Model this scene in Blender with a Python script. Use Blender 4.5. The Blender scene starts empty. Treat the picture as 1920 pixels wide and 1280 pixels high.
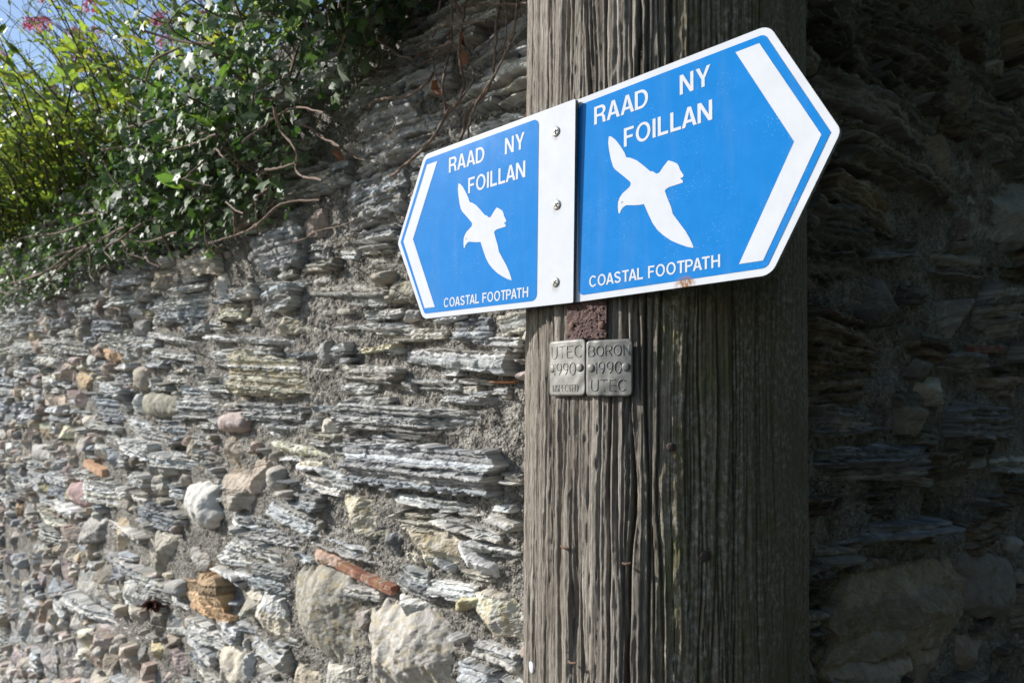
import bpy, math, random
import numpy as np
from mathutils import Matrix, Vector
from mathutils.geometry import tessellate_polygon

random.seed(7); RNG = np.random.default_rng(7)
scene = bpy.context.scene
C = scene.collection
rad = math.radians

# ------------------------------------------------------------------ camera
CH = 1.68                                    # camera height above the path
F_PX, CX, CY = 1280.0, 960.0, 750.0          # focal length and horizon of the 1920x1280 photograph
cam_d = bpy.data.cameras.new('camera'); cam = bpy.data.objects.new('camera', cam_d); C.objects.link(cam)
cam.location = (0, 0, CH); cam.rotation_euler = (rad(90), 0, 0)
cam_d.sensor_width = 36; cam_d.lens = 24.0; cam_d.shift_y = (CY - 640) / 1920
cam_d.clip_start = 0.02; cam_d.clip_end = 2000
cam_d.dof.use_dof = True; cam_d.dof.focus_distance = 0.63; cam_d.dof.aperture_fstop = 12.0
scene.camera = cam

# ------------------------------------------------------------------ sky, sun, exposure
SUN_EL, SUN_AZ = rad(27), rad(-8)            # sun stands to the left of the view, a touch beyond the pole
to_sun = Vector((-math.cos(SUN_AZ) * math.cos(SUN_EL), -math.sin(SUN_AZ) * math.cos(SUN_EL), math.sin(SUN_EL)))
world = bpy.data.worlds.new('World'); scene.world = world; world.use_nodes = True
wn = world.node_tree.nodes; wl = world.node_tree.links
sky = wn.new('ShaderNodeTexSky'); sky.sky_type = 'NISHITA'; sky.sun_disc = False
sky.sun_elevation = SUN_EL; sky.sun_rotation = math.atan2(to_sun.x, to_sun.y)
sky.air_density = 1.0; sky.dust_density = 0.6; sky.ozone_density = 1.6
wl.new(sky.outputs[0], wn['Background'].inputs[0]); wn['Background'].inputs[1].default_value = 0.14
sun_d = bpy.data.lights.new('sun', 'SUN'); sun_d.energy = 5.0; sun_d.angle = rad(0.5); sun_d.color = (1.0, 0.965, 0.91)
sun = bpy.data.objects.new('sun', sun_d); C.objects.link(sun); sun.location = (-3, 0, 6)
sun.rotation_euler = to_sun.to_track_quat('Z', 'Y').to_euler()
vs = scene.view_settings
vs.view_transform = 'Standard'; vs.look = 'None'; vs.gamma = 1.0; vs.use_curve_mapping = False; vs.exposure = 0.4

# ------------------------------------------------------------------ numpy noise
def _h(ix, iy, seed):
    h = (ix.astype(np.int64) * 374761393 + iy.astype(np.int64) * 668265263 + int(seed) * 1442695041) & 0xffffffff
    h = ((h ^ (h >> 13)) * 1274126177) & 0xffffffff
    h = ((h ^ (h >> 16)) * 2246822519) & 0xffffffff
    return ((h ^ (h >> 15)) & 0xffff) / 65535.0
def vn(x, y, seed=0):                        # smooth value noise in -1..1
    x = np.asarray(x, float); y = np.asarray(y, float)
    x, y = np.broadcast_arrays(x, y)
    ix = np.floor(x); iy = np.floor(y); fx = x - ix; fy = y - iy
    fx = fx * fx * fx * (fx * (fx * 6 - 15) + 10); fy = fy * fy * fy * (fy * (fy * 6 - 15) + 10)
    a = _h(ix, iy, seed); b = _h(ix + 1, iy, seed); c = _h(ix, iy + 1, seed); d = _h(ix + 1, iy + 1, seed)
    return ((a + (b - a) * fx) * (1 - fy) + (c + (d - c) * fx) * fy) * 2 - 1
def fbm(x, y, o=4, seed=0, g=0.5):
    s = 0; a = 1.0; t = 0
    for i in range(o):
        s = s + a * vn(x * 2 ** i + 17.3 * i, y * 2 ** i + 9.1 * i, seed + i * 31); t += a; a *= g
    return s / t

# ------------------------------------------------------------------ mesh helpers
def link(name, me, mat, parent=None, loc=(0, 0, 0), mw=None):
    o = bpy.data.objects.new(name, me); C.objects.link(o)
    if mat and not len(me.materials): me.materials.append(mat)
    o.location = loc
    if parent: o.parent = parent
    if mw is not None: o.matrix_local = mw
    return o
def mesh_np(name, V, F, attrs=None, smooth=True):
    F = np.asarray(F); k = F.shape[1]
    me = bpy.data.meshes.new(name)
    me.vertices.add(len(V)); me.vertices.foreach_set('co', np.ascontiguousarray(V, np.float32).ravel())
    me.loops.add(F.size); me.loops.foreach_set('vertex_index', F.astype(np.int32).ravel())
    me.polygons.add(len(F)); me.polygons.foreach_set('loop_start', np.arange(0, F.size, k, dtype=np.int32))
    me.update(calc_edges=True); me.validate()
    for nm, arr in (attrs or {}).items():
        if arr.shape[1] == 4:
            a = me.attributes.new(nm, 'FLOAT_COLOR', 'POINT'); a.data.foreach_set('color', arr.astype(np.float32).ravel())
        else:
            a = me.attributes.new(nm, 'FLOAT_VECTOR', 'POINT'); a.data.foreach_set('vector', arr.astype(np.float32).ravel())
    if not smooth: me.shade_flat()
    return me
def mesh_py(name, V, F, smooth=False):
    me = bpy.data.meshes.new(name); me.from_pydata([tuple(v) for v in V], [], [tuple(f) for f in F]); me.update()
    if smooth: me.shade_smooth()
    return me
def gridq(nx, ny, wrap=False):
    i = np.arange(ny - 1)[:, None] * nx; j = np.arange(nx if wrap else nx - 1)[None, :]; j2 = (j + 1) % nx
    return np.stack([i + j, i + j2, i + nx + j2, i + nx + j], -1).reshape(-1, 4)
def tube(pts, radii, n=6, seed=None):
    pts = np.asarray(pts, float); N = len(pts); radii = np.broadcast_to(np.asarray(radii, float), (N,))
    t = np.gradient(pts, axis=0); t /= np.linalg.norm(t, axis=1)[:, None] + 1e-9
    ref = np.array([0.31, 0.17, 0.93]); b = np.cross(t, ref); b /= np.linalg.norm(b, axis=1)[:, None] + 1e-9; c = np.cross(t, b)
    a = np.arange(n) / n * 2 * np.pi
    V = pts[:, None] + radii[:, None, None] * (np.cos(a)[None, :, None] * b[:, None] + np.sin(a)[None, :, None] * c[:, None])
    return V.reshape(-1, 3), gridq(n, N, True)
def smooth_path(P, n=24):
    P = np.asarray(P, float)
    if len(P) < 3: return np.linspace(P[0], P[-1], n)
    Q = np.vstack([2 * P[0] - P[1], P, 2 * P[-1] - P[-2]]); out = []
    m = max(3, n // (len(P) - 1))
    for i in range(1, len(Q) - 2):
        for t in np.linspace(0, 1, m, endpoint=False):
            p0, p1, p2, p3 = Q[i - 1:i + 3]
            out.append(.5 * (2 * p1 + (p2 - p0) * t + (2 * p0 - 5 * p1 + 4 * p2 - p3) * t * t + (3 * p1 - p0 - 3 * p2 + p3) * t ** 3))
    out.append(P[-1]); return np.array(out)
def fib2(x, y, o, seed, gy=1.25):          # noise drawn out along the grain
    s = 0; a = 1.0; t = 0
    for i in range(o): s = s + a * vn(x * 2 ** i + 17.3 * i, y * gy ** i + 9.1 * i, seed + i * 31); t += a; a *= .55
    return s / t
class Join:                                  # several pieces of one part joined in one mesh
    def __init__(s): s.V = []; s.F = []; s.A = {}; s.n = 0
    def add(s, V, F, **at):
        s.V.append(V); s.F.append(np.asarray(F) + s.n); s.n += len(V)
        for k, a in at.items(): s.A.setdefault(k, []).append(a)
    def mesh(s, name, smooth=True, org=None):
        V = np.vstack(s.V)
        if org is not None: V = V - np.asarray(org)
        return mesh_np(name, V, np.vstack(s.F), {k: np.vstack(a) for k, a in s.A.items()}, smooth)
def tag(o, label=None, cat=None, group=None, kind=None):
    if label: o['label'] = label
    if cat: o['category'] = cat
    if group: o['group'] = group
    if kind: o['kind'] = kind
    return o
def thing(name, label, cat, loc, group=None, mw=None):
    o = bpy.data.objects.new(name, None); C.objects.link(o); o.empty_display_size = .1
    if mw is not None: o.matrix_world = mw
    else: o.location = loc
    return tag(o, label, cat, group)

# ------------------------------------------------------------------ material helpers
class M:
    def __init__(s, name):
        s.m = bpy.data.materials.new(name); s.m.use_nodes = True; s.t = s.m.node_tree; s.b = s.t.nodes['Principled BSDF']
    def n(s, typ, **kw):
        x = s.t.nodes.new('ShaderNode' + typ)
        for k, v in kw.items():
            if k.startswith('i_'):
                key = k[2:]; x.inputs[int(key) if key.isdigit() else key].default_value = v
            else: setattr(x, k, v)
        return x
    def l(s, a, b): s.t.links.new(a, b)
    def attr(s, nm): return s.n('Attribute', attribute_name=nm)
    def noise(s, vec, scale, detail=4, rough=.6, mscale=None):
        if mscale:
            mp = s.n('Mapping'); mp.inputs['Scale'].default_value = mscale; s.l(vec, mp.inputs[0]); vec = mp.outputs[0]
        x = s.n('TexNoise'); x.inputs['Scale'].default_value = scale; x.inputs['Detail'].default_value = detail; x.inputs['Roughness'].default_value = rough
        s.l(vec, x.inputs['Vector']); return x.outputs['Fac']
    def ramp(s, fac, stops):
        r = s.n('ValToRGB'); e = r.color_ramp.elements
        while len(e) < len(stops): e.new(.5)
        for i, (p, c) in enumerate(stops): e[i].position = p; e[i].color = c if len(c) == 4 else (*c, 1)
        s.l(fac, r.inputs[0]); return r.outputs[0]
    def mix(s, fac, a, b, mode='MIX'):
        x = s.n('Mix', data_type='RGBA', blend_type=mode)
        for i, v in ((0, fac), (6, a), (7, b)):
            if hasattr(v, 'links'): s.l(v, x.inputs[i])
            else: x.inputs[i].default_value = v if i == 0 else (*v, 1)
        return x.outputs[2]
    def math(s, op, a, b=None, clamp=False):
        x = s.n('Math', operation=op); x.use_clamp = clamp
        for i, v in enumerate((a, b)):
            if v is None: continue
            if hasattr(v, 'links'): s.l(v, x.inputs[i])
            else: x.inputs[i].default_value = v
        return x.outputs[0]
    def bump(s, h, strength=.5, dist=.001, prev=None):
        x = s.n('Bump'); x.inputs['Strength'].default_value = strength; x.inputs['Distance'].default_value = dist
        s.l(h, x.inputs['Height'])
        if prev is not None: s.l(prev, x.inputs['Normal'])
        return x.outputs[0]
    def out(s, col=None, rough=.8, normal=None, spec=.3, metal=0):
        if col is not None:
            if hasattr(col, 'links'): s.l(col, s.b.inputs['Base Color'])
            else: s.b.inputs['Base Color'].default_value = (*col, 1)
        if hasattr(rough, 'links'): s.l(rough, s.b.inputs['Roughness'])
        else: s.b.inputs['Roughness'].default_value = rough
        if normal is not None: s.l(normal, s.b.inputs['Normal'])
        s.b.inputs['Specular IOR Level'].default_value = spec; s.b.inputs['Metallic'].default_value = metal
        return s.m

def mat_stone():
    m = M('weathered_stone'); col = m.attr('Col'); loc = m.attr('loc').outputs['Vector']
    streak = m.noise(loc, 1.0, 5, .65, (14, 210, 40))
    blotch = m.noise(loc, 34, 5, .6)
    grit = m.noise(loc, 420, 3, .7)
    sz = m.n('SeparateXYZ'); m.l(loc, sz.inputs[0]); bed = m.math('GREATER_THAN', sz.outputs[2], 0.0)
    c = m.mix(bed, col.outputs['Color'], m.ramp(streak, [(.28, (.5, .51, .54)), (.5, (1, 1, 1)), (.72, (1.5, 1.49, 1.46))]), 'MULTIPLY')
    c = m.mix(1.0, c, m.ramp(blotch, [(.3, (.66, .65, .64)), (.55, (1, 1, 1)), (.75, (1.2, 1.18, 1.14))]), 'MULTIPLY')
    c = m.mix(1.0, c, m.ramp(grit, [(.3, (.8, .8, .8)), (.7, (1.16, 1.16, 1.16))]), 'MULTIPLY')
    li = m.noise(loc, 52, 6, .62); wl_ = m.noise(loc, 88, 5, .6, (1, 1, 3))
    lf = m.math('MULTIPLY', m.ramp(li, [(.47, (0, 0, 0)), (.62, (1, 1, 1))]), col.outputs['Alpha'])
    c = m.mix(lf, c, (.40, .31, .13))
    wf = m.math('MULTIPLY', m.ramp(wl_, [(.54, (0, 0, 0)), (.62, (1, 1, 1))]), m.math('ADD', col.outputs['Alpha'], .12, True))
    c = m.mix(wf, c, (.56, .55, .51))
    nb = m.bump(grit, .55, .0022); nb = m.bump(m.noise(loc, 130, 5, .7), .7, .007, nb)
    return m.out(c, .86, nb, .25)
def mat_mortar():
    m = M('gritty_lime_mortar'); g = m.n('NewGeometry').outputs['Position']
    a = m.noise(g, 16, 5); b = m.noise(g, 260, 4, .75)
    c = m.ramp(a, [(.3, (.23, .215, .195)), (.5, (.36, .34, .31)), (.7, (.48, .46, .425))])
    c = m.mix(1.0, c, m.ramp(b, [(.28, (.55, .54, .53)), (.5, (1, 1, 1)), (.72, (1.4, 1.38, 1.34))]), 'MULTIPLY')
    vo = m.n('TexVoronoi'); vo.inputs['Scale'].default_value = 125; m.l(g, vo.inputs['Vector'])
    vc = m.n('TexVoronoi'); vc.inputs['Scale'].default_value = 260; m.l(g, vc.inputs['Vector'])
    c = m.mix(.35, c, m.mix(1.0, c, m.ramp(vo.outputs['Color'], [(.2, (.55, .53, .5)), (.8, (1.7, 1.68, 1.6))]), 'MULTIPLY'))
    nb = m.bump(b, .9, .006); nb = m.bump(m.math('SUBTRACT', 1.0, vo.outputs['Distance']), 1.0, .012, nb); nb = m.bump(m.math('SUBTRACT', 1.0, vc.outputs['Distance']), .8, .006, nb)
    return m.out(c, .95, nb, .15)
def mat_wood():
    m = M('weathered_pole_timber'); v = m.attr('grain').outputs['Vector']
    sep = m.n('SeparateXYZ'); m.l(v, sep.inputs[0])
    fib = m.noise(v, 1, 6, .7, (330, 9, 1)); wide = m.noise(v, 1, 4, .6, (48, 2.6, 1)); fine = m.noise(v, 1, 4, .75, (900, 120, 1))
    spk = m.noise(v, 1, 5, .72, (230, 150, 1)); pat = m.noise(v, 1, 4, .6, (20, 9, 1))
    c = m.ramp(fib, [(.25, (.095, .080, .066)), (.45, (.22, .194, .166)), (.62, (.365, .335, .297)), (.8, (.54, .51, .47))])
    c = m.mix(1.0, c, m.ramp(wide, [(.3, (.58, .56, .54)), (.6, (1.1, 1.09, 1.07))]), 'MULTIPLY')
    c = m.mix(1.0, c, m.ramp(fine, [(.3, (.72, .72, .72)), (.7, (1.22, 1.22, 1.22))]), 'MULTIPLY')
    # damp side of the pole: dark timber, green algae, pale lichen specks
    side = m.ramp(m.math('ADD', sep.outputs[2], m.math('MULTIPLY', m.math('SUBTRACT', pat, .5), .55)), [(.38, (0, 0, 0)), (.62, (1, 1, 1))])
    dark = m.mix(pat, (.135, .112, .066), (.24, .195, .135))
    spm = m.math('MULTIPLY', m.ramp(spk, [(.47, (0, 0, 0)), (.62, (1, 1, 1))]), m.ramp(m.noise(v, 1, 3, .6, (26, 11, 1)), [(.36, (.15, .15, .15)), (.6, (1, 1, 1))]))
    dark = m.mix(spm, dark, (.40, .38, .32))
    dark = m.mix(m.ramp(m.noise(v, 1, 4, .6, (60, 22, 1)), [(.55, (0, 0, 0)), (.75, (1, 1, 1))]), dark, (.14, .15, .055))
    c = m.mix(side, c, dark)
    nb = m.bump(fib, 1.0, .0034); nb = m.bump(fine, .5, .001, nb)
    return m.out(c, .88, nb, .22)
def mat_sign(name, base, fleck):
    m = M(name); o = m.n('TexCoord').outputs['Object']
    c = m.mix(m.ramp(m.noise(o, 55, 3), [(.35, (0, 0, 0)), (.7, (1, 1, 1))]), base, tuple(min(1, x * 1.06 + .004) for x in base))
    f = m.math('MULTIPLY', m.ramp(m.noise(o, 900, 2, .5), [(.66, (0, 0, 0)), (.72, (1, 1, 1))]), m.ramp(m.noise(o, 30, 3), [(.48, (0, 0, 0)), (.62, (1, 1, 1))]))
    c = m.mix(m.math('MULTIPLY', f, .55), c, fleck)
    # small rust run that bled from the lower edge of the plates
    mp = m.n('Mapping'); mp.inputs['Location'].default_value = (-.104, .0885, 0); m.l(o, mp.inputs[0])
    sp = m.n('SeparateXYZ'); m.l(mp.outputs[0], sp.inputs[0])
    dx = m.math('DIVIDE', m.math('ABSOLUTE', sp.outputs[0]), .010); dy = m.math('DIVIDE', m.math('ABSOLUTE', sp.outputs[1]), .0075)
    d = m.math('ADD', m.math('POWER', dx, 2), m.math('POWER', dy, 2))
    ru = m.math('MULTIPLY', m.math('SUBTRACT', 1.0, d, True), m.ramp(m.noise(o, 1, 5, .7, (420, 130, 1)), [(.36, (0, 0, 0)), (.6, (1, 1, 1))]))
    c = m.mix(m.math('MULTIPLY', ru, 1.6, True), c, (.27, .125, .045))
    so = m.n('SeparateXYZ'); m.l(o, so.inputs[0]); dirt = None      # grime that gathers round the screws and runs down
    for sx, sy in ((-.022, .0655), (-.020, -.0015), (-.0206, -.0715)):
        ex = m.math('POWER', m.math('DIVIDE', m.math('SUBTRACT', so.outputs[0], sx), .0062), 2); ey = m.math('POWER', m.math('DIVIDE', m.math('SUBTRACT', so.outputs[1], sy), .0085), 2)
        k = m.math('SUBTRACT', 1.0, m.math('ADD', ex, ey), True); dirt = k if dirt is None else m.math('ADD', dirt, k)
    dirt = m.math('MULTIPLY', dirt, m.ramp(m.noise(o, 1, 5, .7, (300, 110, 1)), [(.38, (0, 0, 0)), (.66, (.8, .8, .8))]), True)
    c = m.mix(dirt, c, (.24, .19, .14))
    gr = m.math('MULTIPLY', m.ramp(m.noise(o, 1, 5, .6, (60, 7, 1)), [(.5, (0, 0, 0)), (.8, (1, 1, 1))]), .10)
    c = m.mix(gr, c, (.30, .33, .36))
    rg = m.ramp(m.noise(o, 70, 4), [(.3, (.13, .13, .13)), (.7, (.16, .16, .16))])
    return m.out(c, rg, None, .12)
def mat_simple(name, a, b, scale=40, rough=.6, spec=.3, metal=0, bump=.0, bd=.001):
    m = M(name); o = m.n('TexCoord').outputs['Object']; f = m.noise(o, scale, 5, .65)
    c = m.mix(m.ramp(f, [(.3, (0, 0, 0)), (.7, (1, 1, 1))]), a, b)
    return m.out(c, rough, m.bump(f, bump, bd) if bump else None, spec, metal)
def mat_leaf(name, rough, spec, trans, tcol, coat=0):
    m = M(name); col = m.attr('Col'); g = m.n('TexCoord').outputs['Object']
    c = m.mix(1.0, col.outputs['Color'], m.ramp(m.noise(g, 160, 3), [(.3, (.75, .75, .75)), (.7, (1.25, 1.25, 1.2))]), 'MULTIPLY')
    m.out(c, rough, m.bump(m.noise(g, 240, 3), .25, .0015), spec)
    if coat: m.b.inputs['Coat Weight'].default_value = coat; m.b.inputs['Coat Roughness'].default_value = .35
    tr = m.n('BsdfTranslucent'); m.l(m.mix(1.0, c, tcol, 'MULTIPLY'), tr.inputs[0])
    ms = m.n('MixShader'); ms.inputs[0].default_value = trans
    m.l(m.b.outputs[0], ms.inputs[1]); m.l(tr.outputs[0], ms.inputs[2]); m.l(ms.outputs[0], m.t.nodes['Material Output'].inputs[0])
    return m.m

STONE, MORTAR, WOOD = mat_stone(), mat_mortar(), mat_wood()
WHITE = mat_sign('white_sign_face', (.585, .607, .65), (.5, .5, .5)); BLUE = mat_sign('blue_sign_face', (.0095, .185, .53), (.45, .65, .8))
EDGE = mat_simple('dirty_plate_edge', (.10, .105, .10), (.26, .27, .27), 300, .6, .4, 0, .4)
STEEL = mat_simple('dull_screw_steel', (.42, .41, .38), (.62, .60, .56), 300, .42, .5, .7, .3, .0005)
RUST = mat_simple('rusted_iron', (.045, .025, .022), (.17, .092, .08), 260, .6, .5, .15, 1.0, .004)
RUSTNAIL = mat_simple('rusty_nail_iron', (.10, .062, .045), (.20, .125, .09), 300, .75, .3, 0, .5)
DARKNAIL = mat_simple('brown_nail_iron', (.055, .04, .035), (.10, .07, .06), 300, .7, .3, 0, .5)
GREYNAIL = mat_simple('galvanised_nail', (.45, .46, .47), (.62, .63, .64), 200, .5, .5, .2, .2)
BLACK = mat_simple('dark_slot', (.02, .02, .018), (.05, .045, .04), 300, .7)
TAG = mat_simple('dull_aluminium_tag', (.145, .142, .13), (.27, .265, .25), 90, .55, .4, .45, .35, .0006)
BARK = mat_simple('brown_vine_bark', (.12, .085, .065), (.27, .21, .17), 140, .9, .2, 0, .8, .002)
STEMC = mat_simple('thin_brown_stem', (.065, .047, .03), (.12, .095, .055), 60, .8)
IVY = mat_leaf('ivy_leaf', .5, .35, .22, (1.7, 2.2, .8)); HERB = mat_leaf('valerian_leaf', .42, .6, .5, (1.9, 2.0, .75))
PETAL = mat_leaf('pink_petal', .6, .3, .3, (1.3, 1.0, 1.1)); DRY = mat_leaf('dry_leaf', .8, .2, .2, (1, 1, 1))
EARTH = mat_simple('dry_earth', (.075, .055, .04), (.15, .115, .085), 18, .95, .1, 0, .8, .02)
PATH = mat_simple('worn_tarmac', (.045, .045, .046), (.085, .083, .08), 60, .9, .2, 0, .8, .006)

# ------------------------------------------------------------------ where things stand (metres; x right, y away, z up)
def ray(px, py): return np.array([(px - CX) / F_PX, 1.0, (CY - py) / F_PX])
def project(P):
    P = np.asarray(P); return CX + F_PX * P[..., 0] / P[..., 1], CY - F_PX * (P[..., 2] - CH) / P[..., 1]
PC = np.array([.1563, .7170])                # pole axis
def pole_r(z): return .1446 - .0056 * (z - CH)
class Wall:                                  # u along the wall away from the corner, v height over the camera, w out of the wall
    def __init__(s, corner, d, n): s.c = np.array([*corner, CH]); s.d = np.array([*d, 0.]); s.n = np.array([*n, 0.])
    def at(s, u, v, w=0):
        u, v, w = np.broadcast_arrays(np.asarray(u, float), v, w)
        return s.c + u[..., None] * s.d + v[..., None] * np.array([0, 0, 1.]) + w[..., None] * s.n
    def px(s, x, y, w=0):
        r = ray(x, y); o = s.c + w * s.n - np.array([0, 0, CH]); t = (s.n @ o) / (s.n @ r); p = r * t - o
        return p @ s.d, p[2] + o[2]
WL = Wall((.279, .842), (-.721, .692), (-.692, -.721))
WR = Wall((.279, .842), (.82, .5724), (.5724, -.82))
TOP = .86                                    # wall top over the camera

# ------------------------------------------------------------------ ground and bank
def sheet(name, x0, x1, y0, y1, n, zf, mat):
    X, Y = np.meshgrid(np.linspace(x0, x1, n), np.linspace(y0, y1, n))
    V = np.stack([X, Y, zf(X, Y)], -1).reshape(-1, 3)
    o = link(name, mesh_np(name, V, gridq(n, n)), mat); tag(o, kind='structure'); return o
sheet('path', -60, 60, -60, 60, 70, lambda x, y: .012 * fbm(x * .7, y * .7, 3, 5) - .012, PATH)
i, j = np.meshgrid(np.linspace(.12, 9.9, 90), np.linspace(.12, 9.9, 90))
Bk = WL.c + i[..., None] * WL.d + j[..., None] * WR.d
dist = np.minimum(i, j)
Bk[..., 2] = CH + TOP - .05 + .22 * np.clip(dist, 0, 1.2) + .06 * fbm(i * 2, j * 2, 3, 8)
tag(link('bank', mesh_np('bank', Bk.reshape(-1, 3), gridq(90, 90)), EARTH), kind='structure')

# ------------------------------------------------------------------ stones
PAL = dict(slate=[(.29, .30, .31), (.24, .255, .275), (.33, .335, .33), (.36, .36, .345), (.27, .28, .28)],
           cream=[(.42, .40, .34), (.40, .385, .345)], block=[(.34, .31, .27), (.37, .32, .26), (.30, .29, .28), (.39, .37, .34), (.33, .27, .24), (.36, .30, .29), (.27, .275, .28)],
           dark=[(.15, .15, .145), (.18, .175, .165)])
def stone_mesh(L, H, kind, seed, du, dv, col, lichen=0.15, proud=None):
    r = np.random.default_rng(seed)
    nx = int(np.clip(L / du, 7, 260)); ny = int(np.clip(H / dv, 6, 220))
    s, t = np.meshgrid(np.linspace(-1, 1, nx), np.linspace(-1, 1, ny))
    sm = kind == 'cobble'; kind = 'boulder' if sm else kind
    k = dict(slate=.12, block=.42, boulder=.7, brick=.05)[kind]
    X = s * L / 2 * np.sqrt(1 - k * t * t / 2); Y = t * H / 2 * np.sqrt(1 - k * s * s / 2)
    X = X + np.abs(s) ** 1.5 * L * dict(slate=.04, block=.09, boulder=.06, brick=.015)[kind] * vn(t * 2.3 + 5, s * .7, seed)
    Y = Y + np.abs(t) ** 1.5 * H * dict(slate=.13, block=.11, boulder=.07, brick=.05)[kind] * vn(s * (2 + L / .05), t * .6, seed + 3)
    if kind in ('slate', 'block'):           # one end lower than the other: wedge shaped stones
        Y = Y * (1 + r.uniform(-.28, .28) * s)
    R = dict(slate=.004, block=.007, boulder=.46 * min(L, H), brick=.004)[kind]
    d = np.minimum((1 - np.abs(s)) * L / 2, (1 - np.abs(t)) * H / 2)
    P = np.sqrt(np.clip(1 - (1 - np.clip(d / R, 0, 1)) ** 2, 0, 1))
    D = proud * .8 if proud is not None else dict(slate=r.uniform(.003, .015), block=r.uniform(.006, .020), boulder=r.uniform(.020, .036), brick=.010)[kind]
    W = np.full_like(X, D)
    pl = np.full_like(X, 9.)
    for _ in range(5 if kind != 'slate' else 2):    # broken faces
        sl = .75 if kind == 'block' else .3
        pl = np.minimum(pl, r.uniform(.0, .012) + r.uniform(-sl, sl) * X + r.uniform(-sl, sl) * Y)
    W = W + np.clip(pl, -.03, .02) * (1 if kind != 'brick' else .15)
    colv = np.empty(X.shape + (3,)); colv[:] = np.array(col) * np.array([1.47, 1.45, 1.41])
    if kind in ('slate', 'block'):
        tk = r.uniform(.0045, .0105) if kind == 'slate' else r.uniform(.02, .05)
        nb = int(H * 1.4 / tk) + 3
        edges = -H * .7 + np.cumsum(r.uniform(.45, 1.6, nb) * tk)
        yb = Y + .0035 * fbm(X * 22, Y * 30, 3, seed + 7) + .0012 * fbm(X * 120, Y * 120, 2, seed + 8) + X * r.normal(0, .025)
        kk = np.searchsorted(edges, yb); e0 = edges[np.clip(kk - 1, 0, nb - 1)]; e1 = edges[np.clip(kk, 0, nb - 1)]
        fr = np.clip((yb - e0) / np.maximum(e1 - e0, 1e-4), 0, 1)
        off = r.normal(0, 1, nb + 2)[kk]
        jag = vn(X * 38 + kk * 7.7, kk * 3.3, seed + 11) + .5 * np.sign(vn(X * 19 + kk * 5.1, kk * 1.9, seed + 12)) * (kind == 'slate')
        amp = .0044 if kind == 'slate' else .0013
        W = W + amp * (off + .9 * jag)
        W = W - amp * 1.1 * np.exp(-(np.minimum(fr, 1 - fr) / .16) ** 2) * (.5 + .5 * (vn(X * 25, kk * 2.2, seed + 13) > -.3))
        W = W + .0022 * (fr - .5) * (1 if kind == 'slate' else 0)
        end = 1 - np.abs(r.normal(0, .09, nb + 2))[kk] * (.05 + min(.12, .02 / L) * 6)
        W = np.where(np.abs(s) > end, W - .012, W)
        lc = r.normal(1, .26, nb + 2)[kk]; tint = r.normal(0, .03, nb + 2)[kk]
        colv *= np.clip(lc, .5, 1.65)[..., None]; colv[..., 0] *= 1 + tint; colv[..., 2] *= 1 - tint
    W = W + (.0042 * fbm(X * 45, Y * 45, 3, seed + 21) + .0021 * fbm(X * 170, Y * 230, 3, seed + 22, .65)) * dict(slate=.6, block=1.1, boulder=1.0, brick=.5)[kind]
    if kind == 'boulder': W = W + min(L, H) * (.09 * fbm(X * 16, Y * 16, 4, seed + 23) - .10 * np.abs(fbm(X * 11 + 4, Y * 11, 2, seed + 24))) * (.25 if sm else 1)
    W = -.016 + (W + .016) * P if kind != 'boulder' else -.012 + (W + .012) * P
    W[0] = W[-1] = -.03; W[:, 0] = W[:, -1] = -.03
    A = np.concatenate([np.clip(colv, .02, .75), np.full(X.shape + (1,), lichen)], -1)
    loc = np.stack([X + r.uniform(-3, 3), Y + r.uniform(-3, 3), np.full_like(X, r.uniform(1, 6) * (1 if kind == 'slate' else -1))], -1)
    if kind == 'slate': X = X + .0016 * vn(X * 300, Y * 300, seed + 31); Y = Y + .0010 * vn(X * 240 + 9, Y * 240, seed + 32)
    return X.ravel(), Y.ravel(), W.ravel(), gridq(nx, ny), A.reshape(-1, 4), loc.reshape(-1, 3)

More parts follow.
